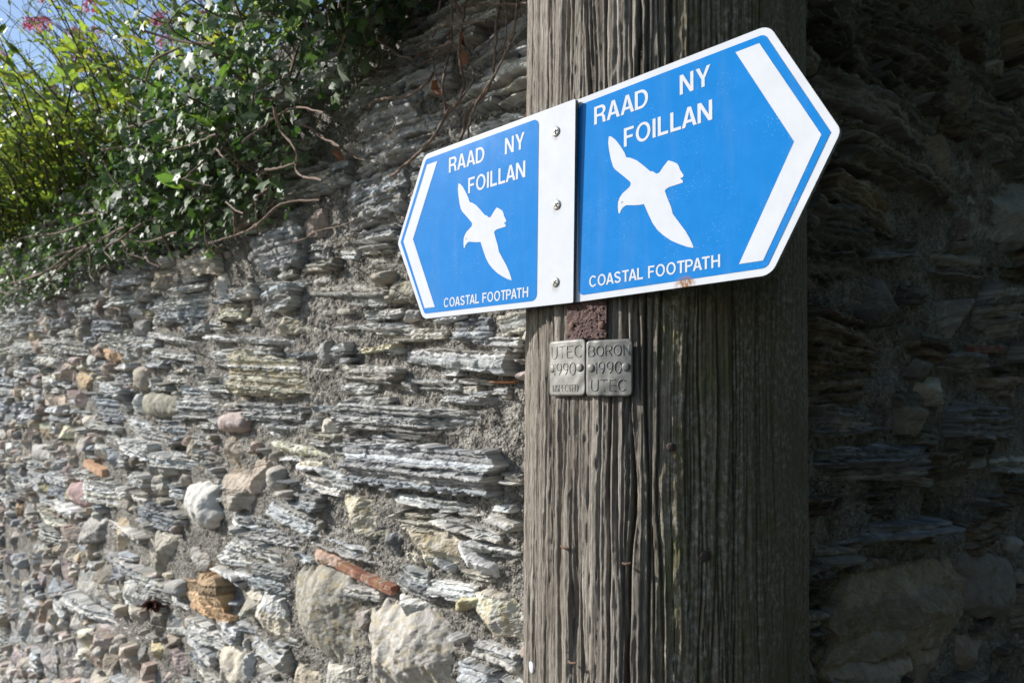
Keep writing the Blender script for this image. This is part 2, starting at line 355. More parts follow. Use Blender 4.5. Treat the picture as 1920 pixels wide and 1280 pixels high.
class Layout:
    def __init__(s, wall, u0, u1, v0, v1, res=.005):
        s.w = wall; s.b = (u0, u1, v0, v1); s.res = res
        s.occ = np.zeros((int((v1 - v0) / res), int((u1 - u0) / res)), bool); s.st = []
    def mask(s, u, v, L, H, a, grow=1.0):
        u0, u1, v0, v1 = s.b; R = math.hypot(L, H) / 2
        i0 = max(0, int((u - R - u0) / s.res)); i1 = min(s.occ.shape[1], int((u + R - u0) / s.res) + 1)
        j0 = max(0, int((v - R - v0) / s.res)); j1 = min(s.occ.shape[0], int((v + R - v0) / s.res) + 1)
        if i1 <= i0 or j1 <= j0: return None
        U, Vv = np.meshgrid(u0 + (np.arange(i0, i1) + .5) * s.res - u, v0 + (np.arange(j0, j1) + .5) * s.res - v)
        a_, b_ = U * math.cos(a) + Vv * math.sin(a), -U * math.sin(a) + Vv * math.cos(a)
        return (slice(j0, j1), slice(i0, i1)), (np.abs(a_) < L / 2 * grow) & (np.abs(b_) < H / 2 * grow)
    def put(s, u, v, L, H, a, kind, col, lichen=.15, force=False, tol=.12, proud=None):
        m = s.mask(u, v, L, H, a)
        if m is None: return False
        sl, k = m
        if not k.any(): return False
        if not force and s.occ[sl][k].mean() > tol: return False
        s.occ[sl] |= k; s.st.append((u, v, L, H, a, kind, col, lichen, proud)); return True
    def bar(s, x0, y0, x1, y1, th, kind, col, lichen=.15, proud=None):     # a stone by its long axis in the photograph
        ua, va = s.w.px(x0, y0); ub, vb = s.w.px(x1, y1); um, vm = s.w.px((x0 + x1) / 2, (y0 + y1) / 2 + th / 2); uc, vc = (ua + ub) / 2, (va + vb) / 2
        H = 2 * abs(vm - vc); L = math.hypot(ub - ua, vb - va); a = math.atan2(vb - va, ub - ua)
        if a > math.pi / 2: a -= math.pi
        if a < -math.pi / 2: a += math.pi
        s.put(uc, vc, L, H, a, kind, col, lichen, True, proud=proud)
    def box(s, cx, cy, w, h, tilt, kind, col, lichen=.15, proud=None):
        dx = w / 2 * math.cos(rad(tilt)); dy = w / 2 * math.sin(rad(tilt)); s.bar(cx - dx, cy - dy, cx + dx, cy + dy, h, kind, col, lichen, proud)

def fill(lay, classes, pick, span=None):
    u0, u1, v0, v1 = lay.b
    if span: u0, u1 = span
    for n, (l0, l1), (h0, h1), tol in classes:
        for _ in range(n):
            u = random.uniform(u0, u1); v = random.uniform(v0, v1)
            kind, col, lic, sc, dl = pick(u, v)
            L = random.uniform(l0, l1) * sc; H = random.uniform(h0, h1) * sc
            if kind != 'slate': L = max(L * .5, H * .9); H = H * 1.25
            L = max(L, H * .55)
            if u - L / 2 < .015: u = L / 2 + .015
            lay.put(u, v, L, H, rad(random.gauss(dl, 3.5)), kind, col, lic, False, tol)

def zone(o, w, h, img):                      # coordinates read in an enlarged crop of the photograph
    return lambda X, Y: (o[0] + X * w / img[0], o[1] + Y * h / img[1])
LW = Layout(WL, -.01, 10.0, -1.70, TOP - .01)
def feats(lay, z, k, bars, boxes):
    for x0, y0, x1, y1, th, kind, col, *r in bars: lay.bar(*z(x0, y0), *z(x1, y1), th * k, kind, col, *r)
    for cx, cy, w, h, tl, kind, col, *r in boxes: lay.box(*z(cx, cy), w * k, h * k, tl, kind, col, *r)
S1, S2, S3, S4, S5 = (.30, .31, .325), (.37, .38, .385), (.245, .255, .27), (.44, .445, .44), (.33, .33, .32)
CR, TAN, WHT, PNK, YEL = (.43, .40, .32), (.36, .29, .21), (.52, .51, .49), (.33, .235, .235), (.44, .38, .24)
feats(LW, zone((450, 760), 550, 520, (1354, 1280)), .4062,
  [(300, 665, 475, 735, 62, 'block', (.36, .25, .20), .2, .010), (455, 728, 715, 856, 50, 'brick', (.215, .10, .07), .35, .014), (1015, 640, 1195, 790, 85, 'block', WHT, .1, .03), (160, 185, 490, 250, 55, 'slate', CR, .5),
   (920, 525, 1220, 610, 70, 'slate', S4), (250, 325, 470, 390, 70, 'slate', S4), (120, 455, 350, 570, 90, 'slate', S2), (1100, 1100, 1305, 1185, 95, 'slate', S2),
   (60, 585, 300, 640, 66, 'slate', S1), (0, 600, 215, 735, 85, 'slate', S4, .25), (720, 415, 1170, 500, 58, 'slate', S2), (1070, 640, 1300, 700, 60, 'slate', S2),
   (715, 515, 795, 470, 17, 'slate', (.7, .7, .69), 0, .03), (330, 610, 720, 740, 70, 'slate', S1), (1220, 330, 1310, 345, 60, 'slate', S5), (60, 1090, 240, 1190, 110, 'slate', S2, .3),
   (900, 690, 1000, 760, 40, 'slate', S3), (1160, 520, 1300, 560, 50, 'slate', S4), (720, 790, 900, 870, 70, 'slate', S3)],
  [(410, 945, 330, 430, 6, 'cobble', (.25, .24, .215), .5, .045), (785, 1125, 430, 470, 0, 'boulder', (.36, .345, .325), .45, .045), (885, 655, 290, 175, 6, 'block', (.46, .42, .35), .6, .03),
   (1195, 965, 330, 200, 16, 'block', (.44, .41, .36), .6, .026), (800, 930, 190, 95, 15, 'block', S2, 0), (560, 505, 260, 190, 5, 'block', (.36, .35, .30), .55),
   (860, 275, 720, 215, 6, 'slate', S1, .05, .03), (890, 75, 790, 120, 6, 'slate', S2, .05, .02), (185, 85, 260, 170, 8, 'slate', S1), (705, 640, 75, 110, 20, 'block', S3, 0),
   (130, 960, 210, 190, 28, 'block', (.45, .42, .37), .4, .034), (85, 330, 120, 170, 0, 'block', (.40, .34, .29), .1), (580, 865, 160, 62, 15, 'slate', S2),
   (1000, 850, 230, 85, 10, 'slate', S2), (290, 1245, 170, 110, 20, 'block', (.40, .35, .28), .2), (440, 1250, 220, 130, 5, 'block', (.36, .34, .31), .2), (1110, 1235, 190, 110, 14, 'slate', S1),
   (560, 985, 90, 90, 10, 'block', (.28, .25, .24)), (30, 1210, 90, 130, 0, 'block', S2), (1060, 910, 150, 70, -8, 'block', (.45, .40, .28), .6)])
feats(LW, zone((0, 740), 500, 540, (1185, 1280)), .4219,
  [(380, 300, 460, 350, 42, 'brick', (.40, .25, .16), .1), (300, 890, 600, 1080, 75, 'slate', S2), (520, 130, 740, 200, 110, 'slate', S2), (440, 195, 690, 255, 60, 'slate', S4),
   (635, 1095, 750, 1185, 75, 'block', YEL, .4), (890, 665, 1150, 745, 110, 'slate', S2, .3), (990, 620, 1185, 715, 70, 'slate', S4, .3), (530, 345, 680, 390, 60, 'slate', S4),
   (830, 1060, 960, 1190, 52, 'slate', S1), (230, 480, 350, 530, 50, 'slate', S4), (960, 760, 1070, 815, 26, 'slate', S4), (740, 890, 830, 960, 40, 'slate', S4), (640, 130, 880, 150, 60, 'slate', S1),
   (700, 280, 930, 330, 60, 'slate', S2), (450, 560, 640, 640, 40, 'slate', S5), (0, 790, 130, 800, 60, 'block', S5), (430, 700, 640, 800, 60, 'slate', S1)],
  [(900, 490, 160, 215, 4, 'boulder', (.47, .465, .45), .05, .04), (1110, 420, 175, 225, 5, 'block', (.40, .35, .30), .15), (545, 610, 155, 190, 4, 'block', (.36, .30, .22), .2),
   (735, 700, 235, 190, 8, 'block', (.41, .385, .34), .15), (930, 895, 225, 205, 5, 'block', (.42, .29, .18), .1, .034), (1150, 930, 125, 140, 20, 'block', (.47, .44, .39), .3),
   (1045, 1200, 115, 190, 10, 'boulder', (.46, .43, .38), .35, .035), (590, 880, 115, 120, 0, 'block', WHT, .05, .03), (390, 850, 125, 145, 5, 'block', S5), (160, 715, 95, 150, -12, 'block', (.45, .42, .38), .1),
   (230, 850, 90, 105, 0, 'block', S3, 0), (362, 440, 66, 112, 5, 'cobble', PNK, 0, .03), (312, 430, 50, 84, 0, 'block', (.42, .36, .27), 0), (110, 210, 62, 130, 0, 'block', (.33, .29, .25), 0),
   (170, 255, 84, 80, 0, 'cobble', (.38, .37, .36), 0, .025), (185, 950, 60, 115, 0, 'block', (.36, .27, .19), 0), (325, 1020, 82, 100, 0, 'block', (.29, .27, .25), 0), (375, 1080, 75, 92, 0, 'block', CR, .2),
   (300, 1180, 105, 165, -6, 'block', (.40, .37, .36), .1), (210, 1180, 62, 165, -5, 'block', (.31, .29, .28), 0), (715, 45, 155, 115, 0, 'cobble', (.265, .255, .215), .1, .045), (605, 40, 62, 92, 0, 'block', S4, 0),
   (345, 25, 85, 75, 0, 'block', (.41, .33, .31), 0), (295, 165, 52, 62, 0, 'block', (.45, .38, .29), 0), (188, 155, 62, 84, 0, 'block', (.44, .35, .25), .1), (85, 510, 52, 70, 0, 'block', (.43, .31, .20), 0),
   (190, 415, 52, 38, 0, 'block', YEL, .2), (310, 540, 60, 110, 0, 'block', (.28, .26, .23), 0), (100, 1050, 150, 120, 0, 'block', S4, 0), (60, 640, 110, 120, 8, 'block', (.25, .23, .22)), (440, 600, 120, 110, 0, 'block', (.28, .27, .26)),
   (770, 1010, 100, 110, 8, 'block', S5), (560, 1180, 90, 160, 0, 'block', (.32, .29, .26)), (60, 900, 90, 130, 0, 'block', (.36, .34, .32)), (700, 400, 70, 90, 0, 'block', (.34, .33, .30))])
feats(LW, zone((450, 420), 550, 380, (1853, 1280)), .2968,
  [(1050, 830, 1780, 885, 125, 'slate', S4, .1, .03), (640, 930, 1040, 962, 110, 'slate', S5), (1090, 1095, 1690, 1125, 62, 'slate', S1), (1100, 1010, 1400, 1022, 80, 'slate', S2), (550, 675, 1210, 650, 72, 'slate', S2),
   (640, 1195, 1780, 1235, 110, 'slate', S2), (400, 275, 640, 250, 82, 'slate', (.2, .2, .19)), (660, 285, 1030, 250, 84, 'slate', (.23, .235, .22)), (1480, 740, 1785, 748, 72, 'slate', S1),
   (1590, 995, 1760, 998, 28, 'brick', (.42, .2, .1), 0), (150, 390, 420, 380, 55, 'slate', S5), (560, 110, 1010, 60, 80, 'slate', S1), (700, 810, 1040, 770, 50, 'slate', CR, .3), (20, 730, 480, 760, 44, 'slate', S1)],
  [(320, 640, 430, 125, -2, 'block', (.43, .405, .34), .35, .022), (290, 965, 600, 250, 5, 'slate', (.40, .385, .325), .45, .02), (680, 455, 640, 130, 2, 'slate', S5, .1), (130, 815, 270, 105, 3, 'slate', S2),
   (230, 1190, 390, 120, 4, 'slate', S1), (1060, 430, 150, 170, 0, 'block', (.33, .31, .26), .35), (560, 565, 210, 50, 4, 'block', (.40, .37, .35))])
feats(LW, zone((0, 420), 500, 340, (1882, 1280)), .2657,
  [(1480, 800, 1700, 810, 60, 'slate', S4), (1060, 780, 1480, 860, 60, 'slate', S2), (1080, 900, 1360, 950, 70, 'slate', S2), (1420, 940, 1680, 960, 110, 'slate', S2), (1450, 1150, 1680, 1170, 70, 'slate', S4), (630, 1130, 900, 1180, 90, 'slate', S2), (1090, 1050, 1400, 1120, 80, 'slate', S5)],
  [(570, 1100, 110, 120, 0, 'block', (.38, .29, .19), .1), (120, 1210, 75, 90, 0, 'block', (.42, .35, .29)), (370, 1240, 160, 90, 0, 'block', (.43, .36, .31)), (510, 1220, 110, 120, 0, 'block', (.42, .34, .33)), (800, 920, 80, 100, 0, 'block', (.40, .27, .18)), (230, 800, 60, 70, 0, 'block', (.36, .29, .19)), (880, 1010, 170, 60, 0, 'slate', S2)])
N_FEAT = len(LW.st)
def pickL(u, v):
    x, y = project(WL.at(u, v)); far = float(np.clip((620 - x) / 500, 0, 1)); low = float(np.clip((y - 700) / 300, 0, 1))
    sc = 1.0 + .55 * far * low
    if random.random() < .03 + .22 * far + .08 * low + .24 * far * low:
        return ('block' if random.random() < .8 else 'boulder'), random.choice(PAL['block']), random.choice((0, 0, .1, .35)), sc * (.8 + .2 * (1 - far)), 0
    c = random.choice(PAL['slate'] + (PAL['cream'] if random.random() < .3 else []))
    k = random.uniform(.85, 1.25); return 'slate', tuple(min(.6, q * k) for q in c), random.choice((0, 0, .1, .3)), sc * (1.15 if far < .3 else 1), 2.0
fill(LW, [(3200, (.18, .40), (.035, .09), .12), (5500, (.08, .20), (.025, .06), .17), (8000, (.06, .13), (.014, .032), .24), (10000, (.035, .09), (.010, .026), .32)], pickL, (-.01, 5.4))
fill(LW, [(5000, (.12, .26), (.04, .09), .26), (8000, (.07, .15), (.024, .05), .38)], pickL, (2.2, 5.4))
fill(LW, [(900, (.16, .36), (.06, .12), .12), (2200, (.10, .22), (.03, .07), .2)], pickL, (5.3, 9.9))

RW = Layout(WR, .0, 10.0, -1.70, TOP - .01)
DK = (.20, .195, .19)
for a in [(1795, 1120, 1860, 1120, 170, 'block', (.19, .17, .155))]: pass
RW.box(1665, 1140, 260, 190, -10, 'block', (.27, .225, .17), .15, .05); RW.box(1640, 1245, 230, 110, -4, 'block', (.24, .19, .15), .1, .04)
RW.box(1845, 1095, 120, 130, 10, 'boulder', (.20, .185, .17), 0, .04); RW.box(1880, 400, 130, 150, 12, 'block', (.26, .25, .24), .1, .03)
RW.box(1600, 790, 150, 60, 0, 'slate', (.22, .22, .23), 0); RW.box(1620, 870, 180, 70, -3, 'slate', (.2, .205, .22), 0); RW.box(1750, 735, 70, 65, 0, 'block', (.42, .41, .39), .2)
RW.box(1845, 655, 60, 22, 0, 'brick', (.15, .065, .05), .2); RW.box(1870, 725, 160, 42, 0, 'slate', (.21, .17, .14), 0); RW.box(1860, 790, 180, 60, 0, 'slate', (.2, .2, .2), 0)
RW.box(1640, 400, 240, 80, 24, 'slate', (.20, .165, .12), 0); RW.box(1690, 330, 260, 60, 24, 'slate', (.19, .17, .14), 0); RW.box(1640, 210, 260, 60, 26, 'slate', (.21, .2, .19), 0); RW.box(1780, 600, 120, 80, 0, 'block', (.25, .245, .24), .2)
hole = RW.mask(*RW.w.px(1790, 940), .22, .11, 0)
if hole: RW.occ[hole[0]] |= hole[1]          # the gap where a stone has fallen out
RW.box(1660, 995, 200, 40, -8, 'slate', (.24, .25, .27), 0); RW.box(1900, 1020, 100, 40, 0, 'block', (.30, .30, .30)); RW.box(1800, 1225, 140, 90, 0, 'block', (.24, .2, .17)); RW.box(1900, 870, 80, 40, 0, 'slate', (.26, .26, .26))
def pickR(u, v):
    c = random.choice(PAL['slate'] + PAL['dark'] * 2 + [(.21, .175, .14)] * 3); k = random.uniform(.42, .68); c = (c[0] * 1.08, c[1], c[2] * .9)  # stone colours darkened here to deepen the shade on this wall
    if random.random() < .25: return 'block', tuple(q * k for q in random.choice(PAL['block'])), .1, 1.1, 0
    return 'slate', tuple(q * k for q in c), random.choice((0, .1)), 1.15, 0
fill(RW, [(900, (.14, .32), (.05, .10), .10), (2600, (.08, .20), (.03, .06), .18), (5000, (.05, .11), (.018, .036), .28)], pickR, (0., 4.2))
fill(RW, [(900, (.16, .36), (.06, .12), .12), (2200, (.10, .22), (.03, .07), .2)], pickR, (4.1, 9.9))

def build_wall(wall, lay, name, label, hi, lo, n_parts, mort_uv):
    base = wall.at(1.0, -CH)
    root = thing(name, label, 'wall', base)
    info = []
    for k, (u, v, L, H, a, kind, col, lic, proud) in enumerate(lay.st):
        P = wall.at(u, v); x, y = project(P); Z = P[1]
        vis = (-60 < x < 1980) and (-60 < y < 1340)
        if wall is WL and x > 1010: vis = False
        info.append((vis, L * H / Z ** 2.4 * (1 if vis else 1e-4), Z))
    order = np.argsort([-i[1] for i in info]); own = set(order[:n_parts].tolist())
    J = Join(); smesh = {}
    for k, (u, v, L, H, a, kind, col, lic, proud) in enumerate(lay.st):
        vis, ar, Z = info[k]
        q = (hi if vis else lo) * Z
        X, Y, W, F, A, loc = stone_mesh(L, H, kind, 1000 + k * 7 + (50000 if wall is WR else 0), q * 1.45, q, col, lic, proud)
        if wall is WL: F = F[:, ::-1]
        ca, sa = math.cos(a), math.sin(a)
        V = wall.at(u + X * ca - Y * sa, v + X * sa + Y * ca, W)
        if k in own and vis:
            o0 = wall.at(u, v)
            o = link('stone' if kind != 'brick' else 'brick', mesh_np('stone', V - o0, F, {'Col': A, 'loc': loc}, kind in ('boulder', 'cobble')), STONE, root, o0 - base)
        else: J.add(V, F, Col=A, loc=loc)
    o = link('small_stones', J.mesh('small_stones', False, base), STONE, root); o['kind'] = 'stuff'
    # mortar bed behind the stones, finer where it is close
    us, vvs = mort_uv; U, V_ = np.meshgrid(us, vvs)
    Wd = -.0065 + .007 * fbm(U * 14, V_ * 16, 3, 77) + .007 * fbm(U * 60, V_ * 60, 3, 78) + .0042 * np.maximum(0, fbm(U * 190, V_ * 190, 2, 79)) * 2
    Wd = np.where(U > 1, -.0065 + (Wd + .0065) * (.45 + .55 / np.maximum(U, 1)) - .011 * np.clip(U - 1.4, 0, 1), Wd)
    if wall is WR:
        hu, hv = wall.px(1795, 940); Wd -= .10 * np.exp(-(((U - hu) / .085) ** 4 + ((V_ - hv) / .045) ** 4))
    F = gridq(len(us), len(vvs)); F = F[:, ::-1] if wall is WL else F
    Wp = wall.at(U, V_, Wd)
    link('mortar', mesh_np('mortar', Wp.reshape(-1, 3) - base, F), MORTAR, root)
    # rubble core that gives the wall its thickness
    uu, t0, t1 = us.max(), -.135, -.45
    c8 = [wall.at(a_, b_, w_) - base for a_ in (.0 if wall is WL else .14, uu) for b_ in (-CH - .05, TOP - .03) for w_ in (t0, t1)]
    link('rubble_core', mesh_py('rubble_core', c8, [(0, 1, 3, 2), (4, 6, 7, 5), (0, 4, 5, 1), (2, 3, 7, 6), (0, 2, 6, 4), (1, 5, 7, 3)]), MORTAR, root)
    return root
def steps(a, b, f):                          # growing step sizes
    o = [a]
    while o[-1] < b: o.append(o[-1] + f(o[-1]))
    return np.array(o)
usL = steps(-.02, 10.0, lambda u: (.0042 + .0019 * max(0, u)) if u < 4.6 else .08); vsL = np.concatenate([np.linspace(-1.72, -.9, 60, endpoint=False), np.linspace(-.9, .62, 300), np.linspace(.63, TOP, 20)])
wall_lit = build_wall(WL, LW, 'stone_wall', 'sunlit rubble wall of grey slate and boulders behind the pole', .00166, .007, 300, (usL, vsL))
usR = steps(-.02, 10.0, lambda u: (.006 + .005 * max(0, u)) if u < 4 else .08); vsR = np.concatenate([np.linspace(-1.72, -.75, 40, endpoint=False), np.linspace(-.75, TOP, 210)])
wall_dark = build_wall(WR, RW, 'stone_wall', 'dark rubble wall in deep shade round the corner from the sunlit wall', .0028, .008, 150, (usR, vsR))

# ------------------------------------------------------------------ the pole
pole = thing('utility_pole', 'thick weathered grey timber pole carrying the blue arrow signs', 'pole', (PC[0], PC[1], 0))
VIEW = math.atan2(-PC[1], -PC[0])            # direction from the pole axis to the viewer
def build_shaft():
    step = .00092 / .142
    ph = np.concatenate([np.arange(-1.72, 1.72, step), np.linspace(1.75, 2 * np.pi - 1.75, 60)])
    zz = np.concatenate([np.linspace(-.3, CH - .42, 24, endpoint=False), np.arange(CH - .42, CH + .50, .0024), np.linspace(CH + .52, 5.2, 40)])
    PH, Z = np.meshgrid(ph, zz); s = PH * .142; zr = Z - CH
    ws = s + .0045 * fbm(s * 9, zr * 1.6, 2, 3) + .0014 * fbm(s * 45, zr * 9, 2, 4)
    for (ks, kz, r_, amp) in ((-.012, -.085, .018, .006), (.026, -.20, .016, .006), (-.075, .36, .02, .005)):   # grain swirls round old knots
        d2 = ((s - ks) / r_) ** 2 + ((zr - kz) / (r_ * 2.2)) ** 2
        ws = ws + amp * np.exp(-d2) * np.tanh((s - ks) / .012)
    h = -.0030 + .0008 * fib2(ws * 60, zr * 2.0, 3, 11) + .0010 * fib2(ws * 190, zr * 4.0, 2, 12, 1.6) + .0013 * fib2(ws * 430, zr * 9, 2, 13, 1.5) + .0010 * fbm(ws * 230, zr * 90, 3, 15)
    for f_, t_, d_, sd in ((75, .030, .0040, 14), (130, .028, .0028, 16)):                        # fine checks between the fibres
        rg = np.abs(fib2(ws * f_, zr * 2.2, 2, sd)); on = np.clip(vn(ws * 40, zr * 3.5, sd + 5) * 2 + .6, 0, 1)
        h -= d_ * on * np.exp(-(rg / t_) ** 2)
    h = -.0030 + (h + .0030) * (1 - .62 * np.clip((PH - .25) / .5, 0, 1) * (PH < 1.9))     # sheltered side is smoother
    r = np.random.default_rng(5)
    cr = [(-.098, -.9, .9, .0019, .008), (-.0835, -.6, -.12, .0022, .009), (-.047, -.9, .5, .0013, .006), (-.030, -.9, .06, .0026, .011), (-.013, -.9, .7, .0016, .008), (.030, -.9, .9, .0011, .006), (.062, -.9, .8, .0010, .006),
          (-.118, -.5, .5, .0016, .007), (-.066, .15, .7, .0020, .009), (-.02, .1, .8, .0019, .01), (.008, .18, .9, .0013, .008), (-.108, -.2, .15, .0014, .006), (-.09, .12, .6, .0018, .008), (.09, -.9, .9, .0008, .004), (-.138, -.9, .9, .0015, .006), (-.160, -.9, .9, .0014, .006)]
    cr += [(r.uniform(-.19, .02), z0, z0 + r.uniform(.08, .6), r.uniform(.0006, .0012), r.uniform(.003, .006)) for z0 in r.uniform(-.5, .4, 70)]
    for c0, z0, z1, w, dp in cr:
        x = ws - c0 - .0045 * fbm(zr * 5 + c0 * 90, zr * 0 + c0 * 33, 3, 21)
        fade = np.clip((zr - z0) / .06, 0, 1) * np.clip((z1 - zr) / .06, 0, 1)
        wv = w * (.6 + .5 * fbm(zr * 12, zr * 0 + c0 * 77, 2, 22)) * np.sqrt(fade) + 1e-6
        h -= dp * fade * np.exp(-(x / wv) ** 2)
    R = pole_r(Z) + h
    ang = VIEW + PH
    V = np.stack([R * np.cos(ang), R * np.sin(ang), Z], -1).reshape(-1, 3)
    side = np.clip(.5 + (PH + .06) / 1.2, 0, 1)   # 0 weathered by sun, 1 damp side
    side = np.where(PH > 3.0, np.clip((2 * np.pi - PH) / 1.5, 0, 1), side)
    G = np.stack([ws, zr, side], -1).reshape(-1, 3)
    me = mesh_np('shaft', V, gridq(len(ph), len(zz), True), {'grain': G})
    link('shaft', me, WOOD, pole)
build_shaft()
def pole_hit(px, py, off=0.):                # ray against the pole: angle from the viewer direction, height
    r = ray(px, py)[:2]; z = CH
    for _ in range(3):
        R = pole_r(z) + off; A = r @ r; B = -2 * r @ PC; K = PC @ PC - R * R; t = (-B - math.sqrt(max(0, B * B - 4 * A * K))) / (2 * A); z = CH + (CY - py) / F_PX * t
    p = r * t - PC; return math.atan2(p[1], p[0]) - VIEW, z
def pole_pt(ph, z, off=0.):
    R = pole_r(z) + off; return np.array([PC[0] + R * math.cos(VIEW + ph), PC[1] + R * math.sin(VIEW + ph), z])
def pole_frame(ph, z, off=0.):
    n = Vector((math.cos(VIEW + ph), math.sin(VIEW + ph), 0)); x = Vector((-n.y, n.x, 0)); m = Matrix((x, Vector((0, 0, 1)), n)).transposed().to_4x4()
    m.translation = Vector(pole_pt(ph, z, off)); return m
def dome(r, h, n=18, rings=5):
    V = [(0, 0, h)]; F = []
    for k in range(1, rings + 1):
        t = k / rings * math.pi / 2
        V += [(r * math.sin(t) * math.cos(a), r * math.sin(t) * math.sin(a), h * math.cos(t)) for a in np.arange(n) / n * 2 * math.pi]
    V += [(r * .9 * math.cos(a), r * .9 * math.sin(a), -.004) for a in np.arange(n) / n * 2 * math.pi]
    F += [(0, 1 + k, 1 + (k + 1) % n) for k in range(n)]
    for q in range(rings):
        b = 1 + q * n; F += [(b + k, b + n + k, b + n + (k + 1) % n, b + (k + 1) % n) for k in range(n)]
    F.append(tuple(1 + rings * n + k for k in range(n))[::-1]); return mesh_py('nail', V, F, True)
pinv = Matrix.Translation((-PC[0], -PC[1], 0))
for px, py, r, mat, lab in ((1258, 838, .0037, DARKNAIL, 'brown round nail head in the timber'), (1322, 1043, .0045, DARKNAIL, 'large dark nail head low on the damp side'), (993, 1251, .0060, GREYNAIL, 'pale grey galvanised nail head at the sunlit edge')):
    ph, z = pole_hit(px, py); o = link('nail', dome(r, .0012), mat, pole, mw=pinv @ pole_frame(ph, z, -.0016)); o['label'] = lab
for px, py, ln in ((1060, 1026, .011), (1073, 1242, .009), (1175, 1057, .007)):
    ph, z = pole_hit(px, py); V, F = tube([(-ln / 2, .0005, .0008), (-ln * .1, 0, .0025), (ln / 2, .001, .0012)], .0012, 6)
    link('nail', mesh_np('nail', V, F), RUSTNAIL, pole, mw=pinv @ pole_frame(ph, z, -.001))

# ------------------------------------------------------------------ lettering
def arc(cx, cy, rx, ry, a0, a1, n=14): return [(cx + rx * math.cos(rad(a)), cy + ry * math.sin(rad(a))) for a in np.linspace(a0, a1, n)]
w_ = .16
def ribbon(P, w):
    P = np.array(P); t = np.gradient(P, axis=0); t /= np.linalg.norm(t, axis=1)[:, None]; n = np.stack([-t[:, 1], t[:, 0]], 1)
    return [tuple(p) for p in P + n * w / 2] + [tuple(p) for p in (P - n * w / 2)[::-1]]
GL = {
 'I': (.16, [[(0, 0), (w_, 0), (w_, 1), (0, 1)]]),
 'L': (.54, [[(0, 0), (.54, 0), (.54, w_), (w_, w_), (w_, 1), (0, 1)]]),
 'F': (.56, [[(0, 0), (w_, 0), (w_, .43), (.50, .43), (.50, .57), (w_, .57), (w_, 1 - .15), (.56, 1 - .15), (.56, 1), (0, 1)]]),
 'T': (.62, [[(.23, 0), (.39, 0), (.39, .85), (.62, .85), (.62, 1), (0, 1), (0, .85), (.23, .85)]]),
 'H': (.68, [[(0, 0), (w_, 0), (w_, .44), (.52, .44), (.52, 0), (.68, 0), (.68, 1), (.52, 1), (.52, .59), (w_, .59), (w_, 1), (0, 1)]]),
 'N': (.70, [[(0, 0), (w_, 0), (w_, .70), (.525, 0), (.70, 0), (.70, 1), (.54, 1), (.54, .30), (.175, 1), (0, 1)]]),
 'A': (.74, [[(0, 0), (.17, 0), (.235, .215), (.505, .215), (.57, 0), (.74, 0), (.46, 1), (.28, 1)], [(.278, .355), (.462, .355), (.37, .79)]]),
 'Y': (.72, [[(.28, 0), (.44, 0), (.44, .40), (.72, 1), (.54, 1), (.36, .57), (.18, 1), (0, 1), (.28, .40)]]),
 'O': (.80, [arc(.40, .5, .40, .515, 0, 347, 28), arc(.40, .5, .245, .375, 0, 347, 28)]),
 'D': (.70, [[(0, 0)] + arc(.31, .5, .39, .5, -90, 90, 18) + [(0, 1)], [(w_, .145)] + arc(.31, .5, .235, .355, -90, 90, 18) + [(w_, .855)]]),
 'P': (.64, [[(0, 0), (w_, 0), (w_, .395)] + arc(.35, .6975, .29, .3025, -90, 90, 14) + [(0, 1)], [(w_, .53)] + arc(.35, .695, .14, .165, -90, 90, 12) + [(w_, .86)]]),
 'R': (.69, [[(0, 0), (w_, 0), (w_, .40), (.33, .40), (.43, .37), (.475, .28), (.49, .08), (.505, 0), (.69, 0), (.655, .06), (.64, .25), (.605, .37), (.53, .455)] + arc(.39, .72, .275, .28, -42, 90, 12) + [(0, 1)], [(w_, .54)] + arc(.37, .70, .14, .16, -90, 90, 12) + [(w_, .86)]]),
 'C': (.74, [arc(.39, .5, .39, .515, 38, 322, 24) + arc(.39, .5, .24, .375, 318, 42, 24)]),
 'S': (.66, [ribbon(arc(.325, .735, .225, .19, 12, 235, 14) + arc(.335, .265, .245, .19, 65, -168, 15), .155)]),
}
def fill_mesh(polys, z):                     # flat filled outlines (outer loop first, then its holes)
    V = []; F = []
    for loops in polys:
        b = len(V)
        for lp in loops: V += [(x, y, z) for x, y in lp]
        for t in tessellate_polygon([[Vector((x, y, 0)) for x, y in lp] for lp in loops]):
            a, c, d = (Vector(V[b + q]) for q in t)
            F.append(tuple(b + q for q in t) if (c - a).cross(d - a).z > 0 else tuple(b + q for q in t[::-1]))
    return mesh_py('print', V, F)
def word(txt, x0, x1, y0, h, gap=.115):
    x = 0; pos = []
    for k, ch in enumerate(txt):
        if ch == ' ': x += .34; continue
        pr = txt[k - 1:k + 1]
        if k and pr in ('AA', 'LA', 'RA', 'AD', 'AN', 'TA', 'AT', 'PA', 'OA', 'AS', 'AL', 'TP'): x -= .075 if pr not in ('AT', 'TA', 'PA') else .13
        pos.append((x, ch)); x += GL[ch][0] + gap
    tot = x - gap; k = (x1 - x0) / tot
    return [[[(x0 + (px + gx) * k, y0 + gy * h) for gx, gy in lp] for lp in GL[ch][1]] for px, ch in pos]
def round_poly(P, R, n=7):
    out = []; N = len(P)
    for k in range(N):
        p = Vector(P[k]); a = (Vector(P[k - 1]) - p).normalized(); b = (Vector(P[(k + 1) % N]) - p).normalized(); r = R[k] if hasattr(R, '__len__') else R
        if r <= 0: out.append(tuple(p)); continue
        half = a.angle(b) / 2; d = r / math.tan(half); c = p + (a + b).normalized() * (r / math.sin(half)); s = p + a * d - c; e = p + b * d - c
        for t in np.linspace(0, 1, n): q = s.lerp(e, t).normalized() * r + c; out.append((q.x, q.y))
    return out
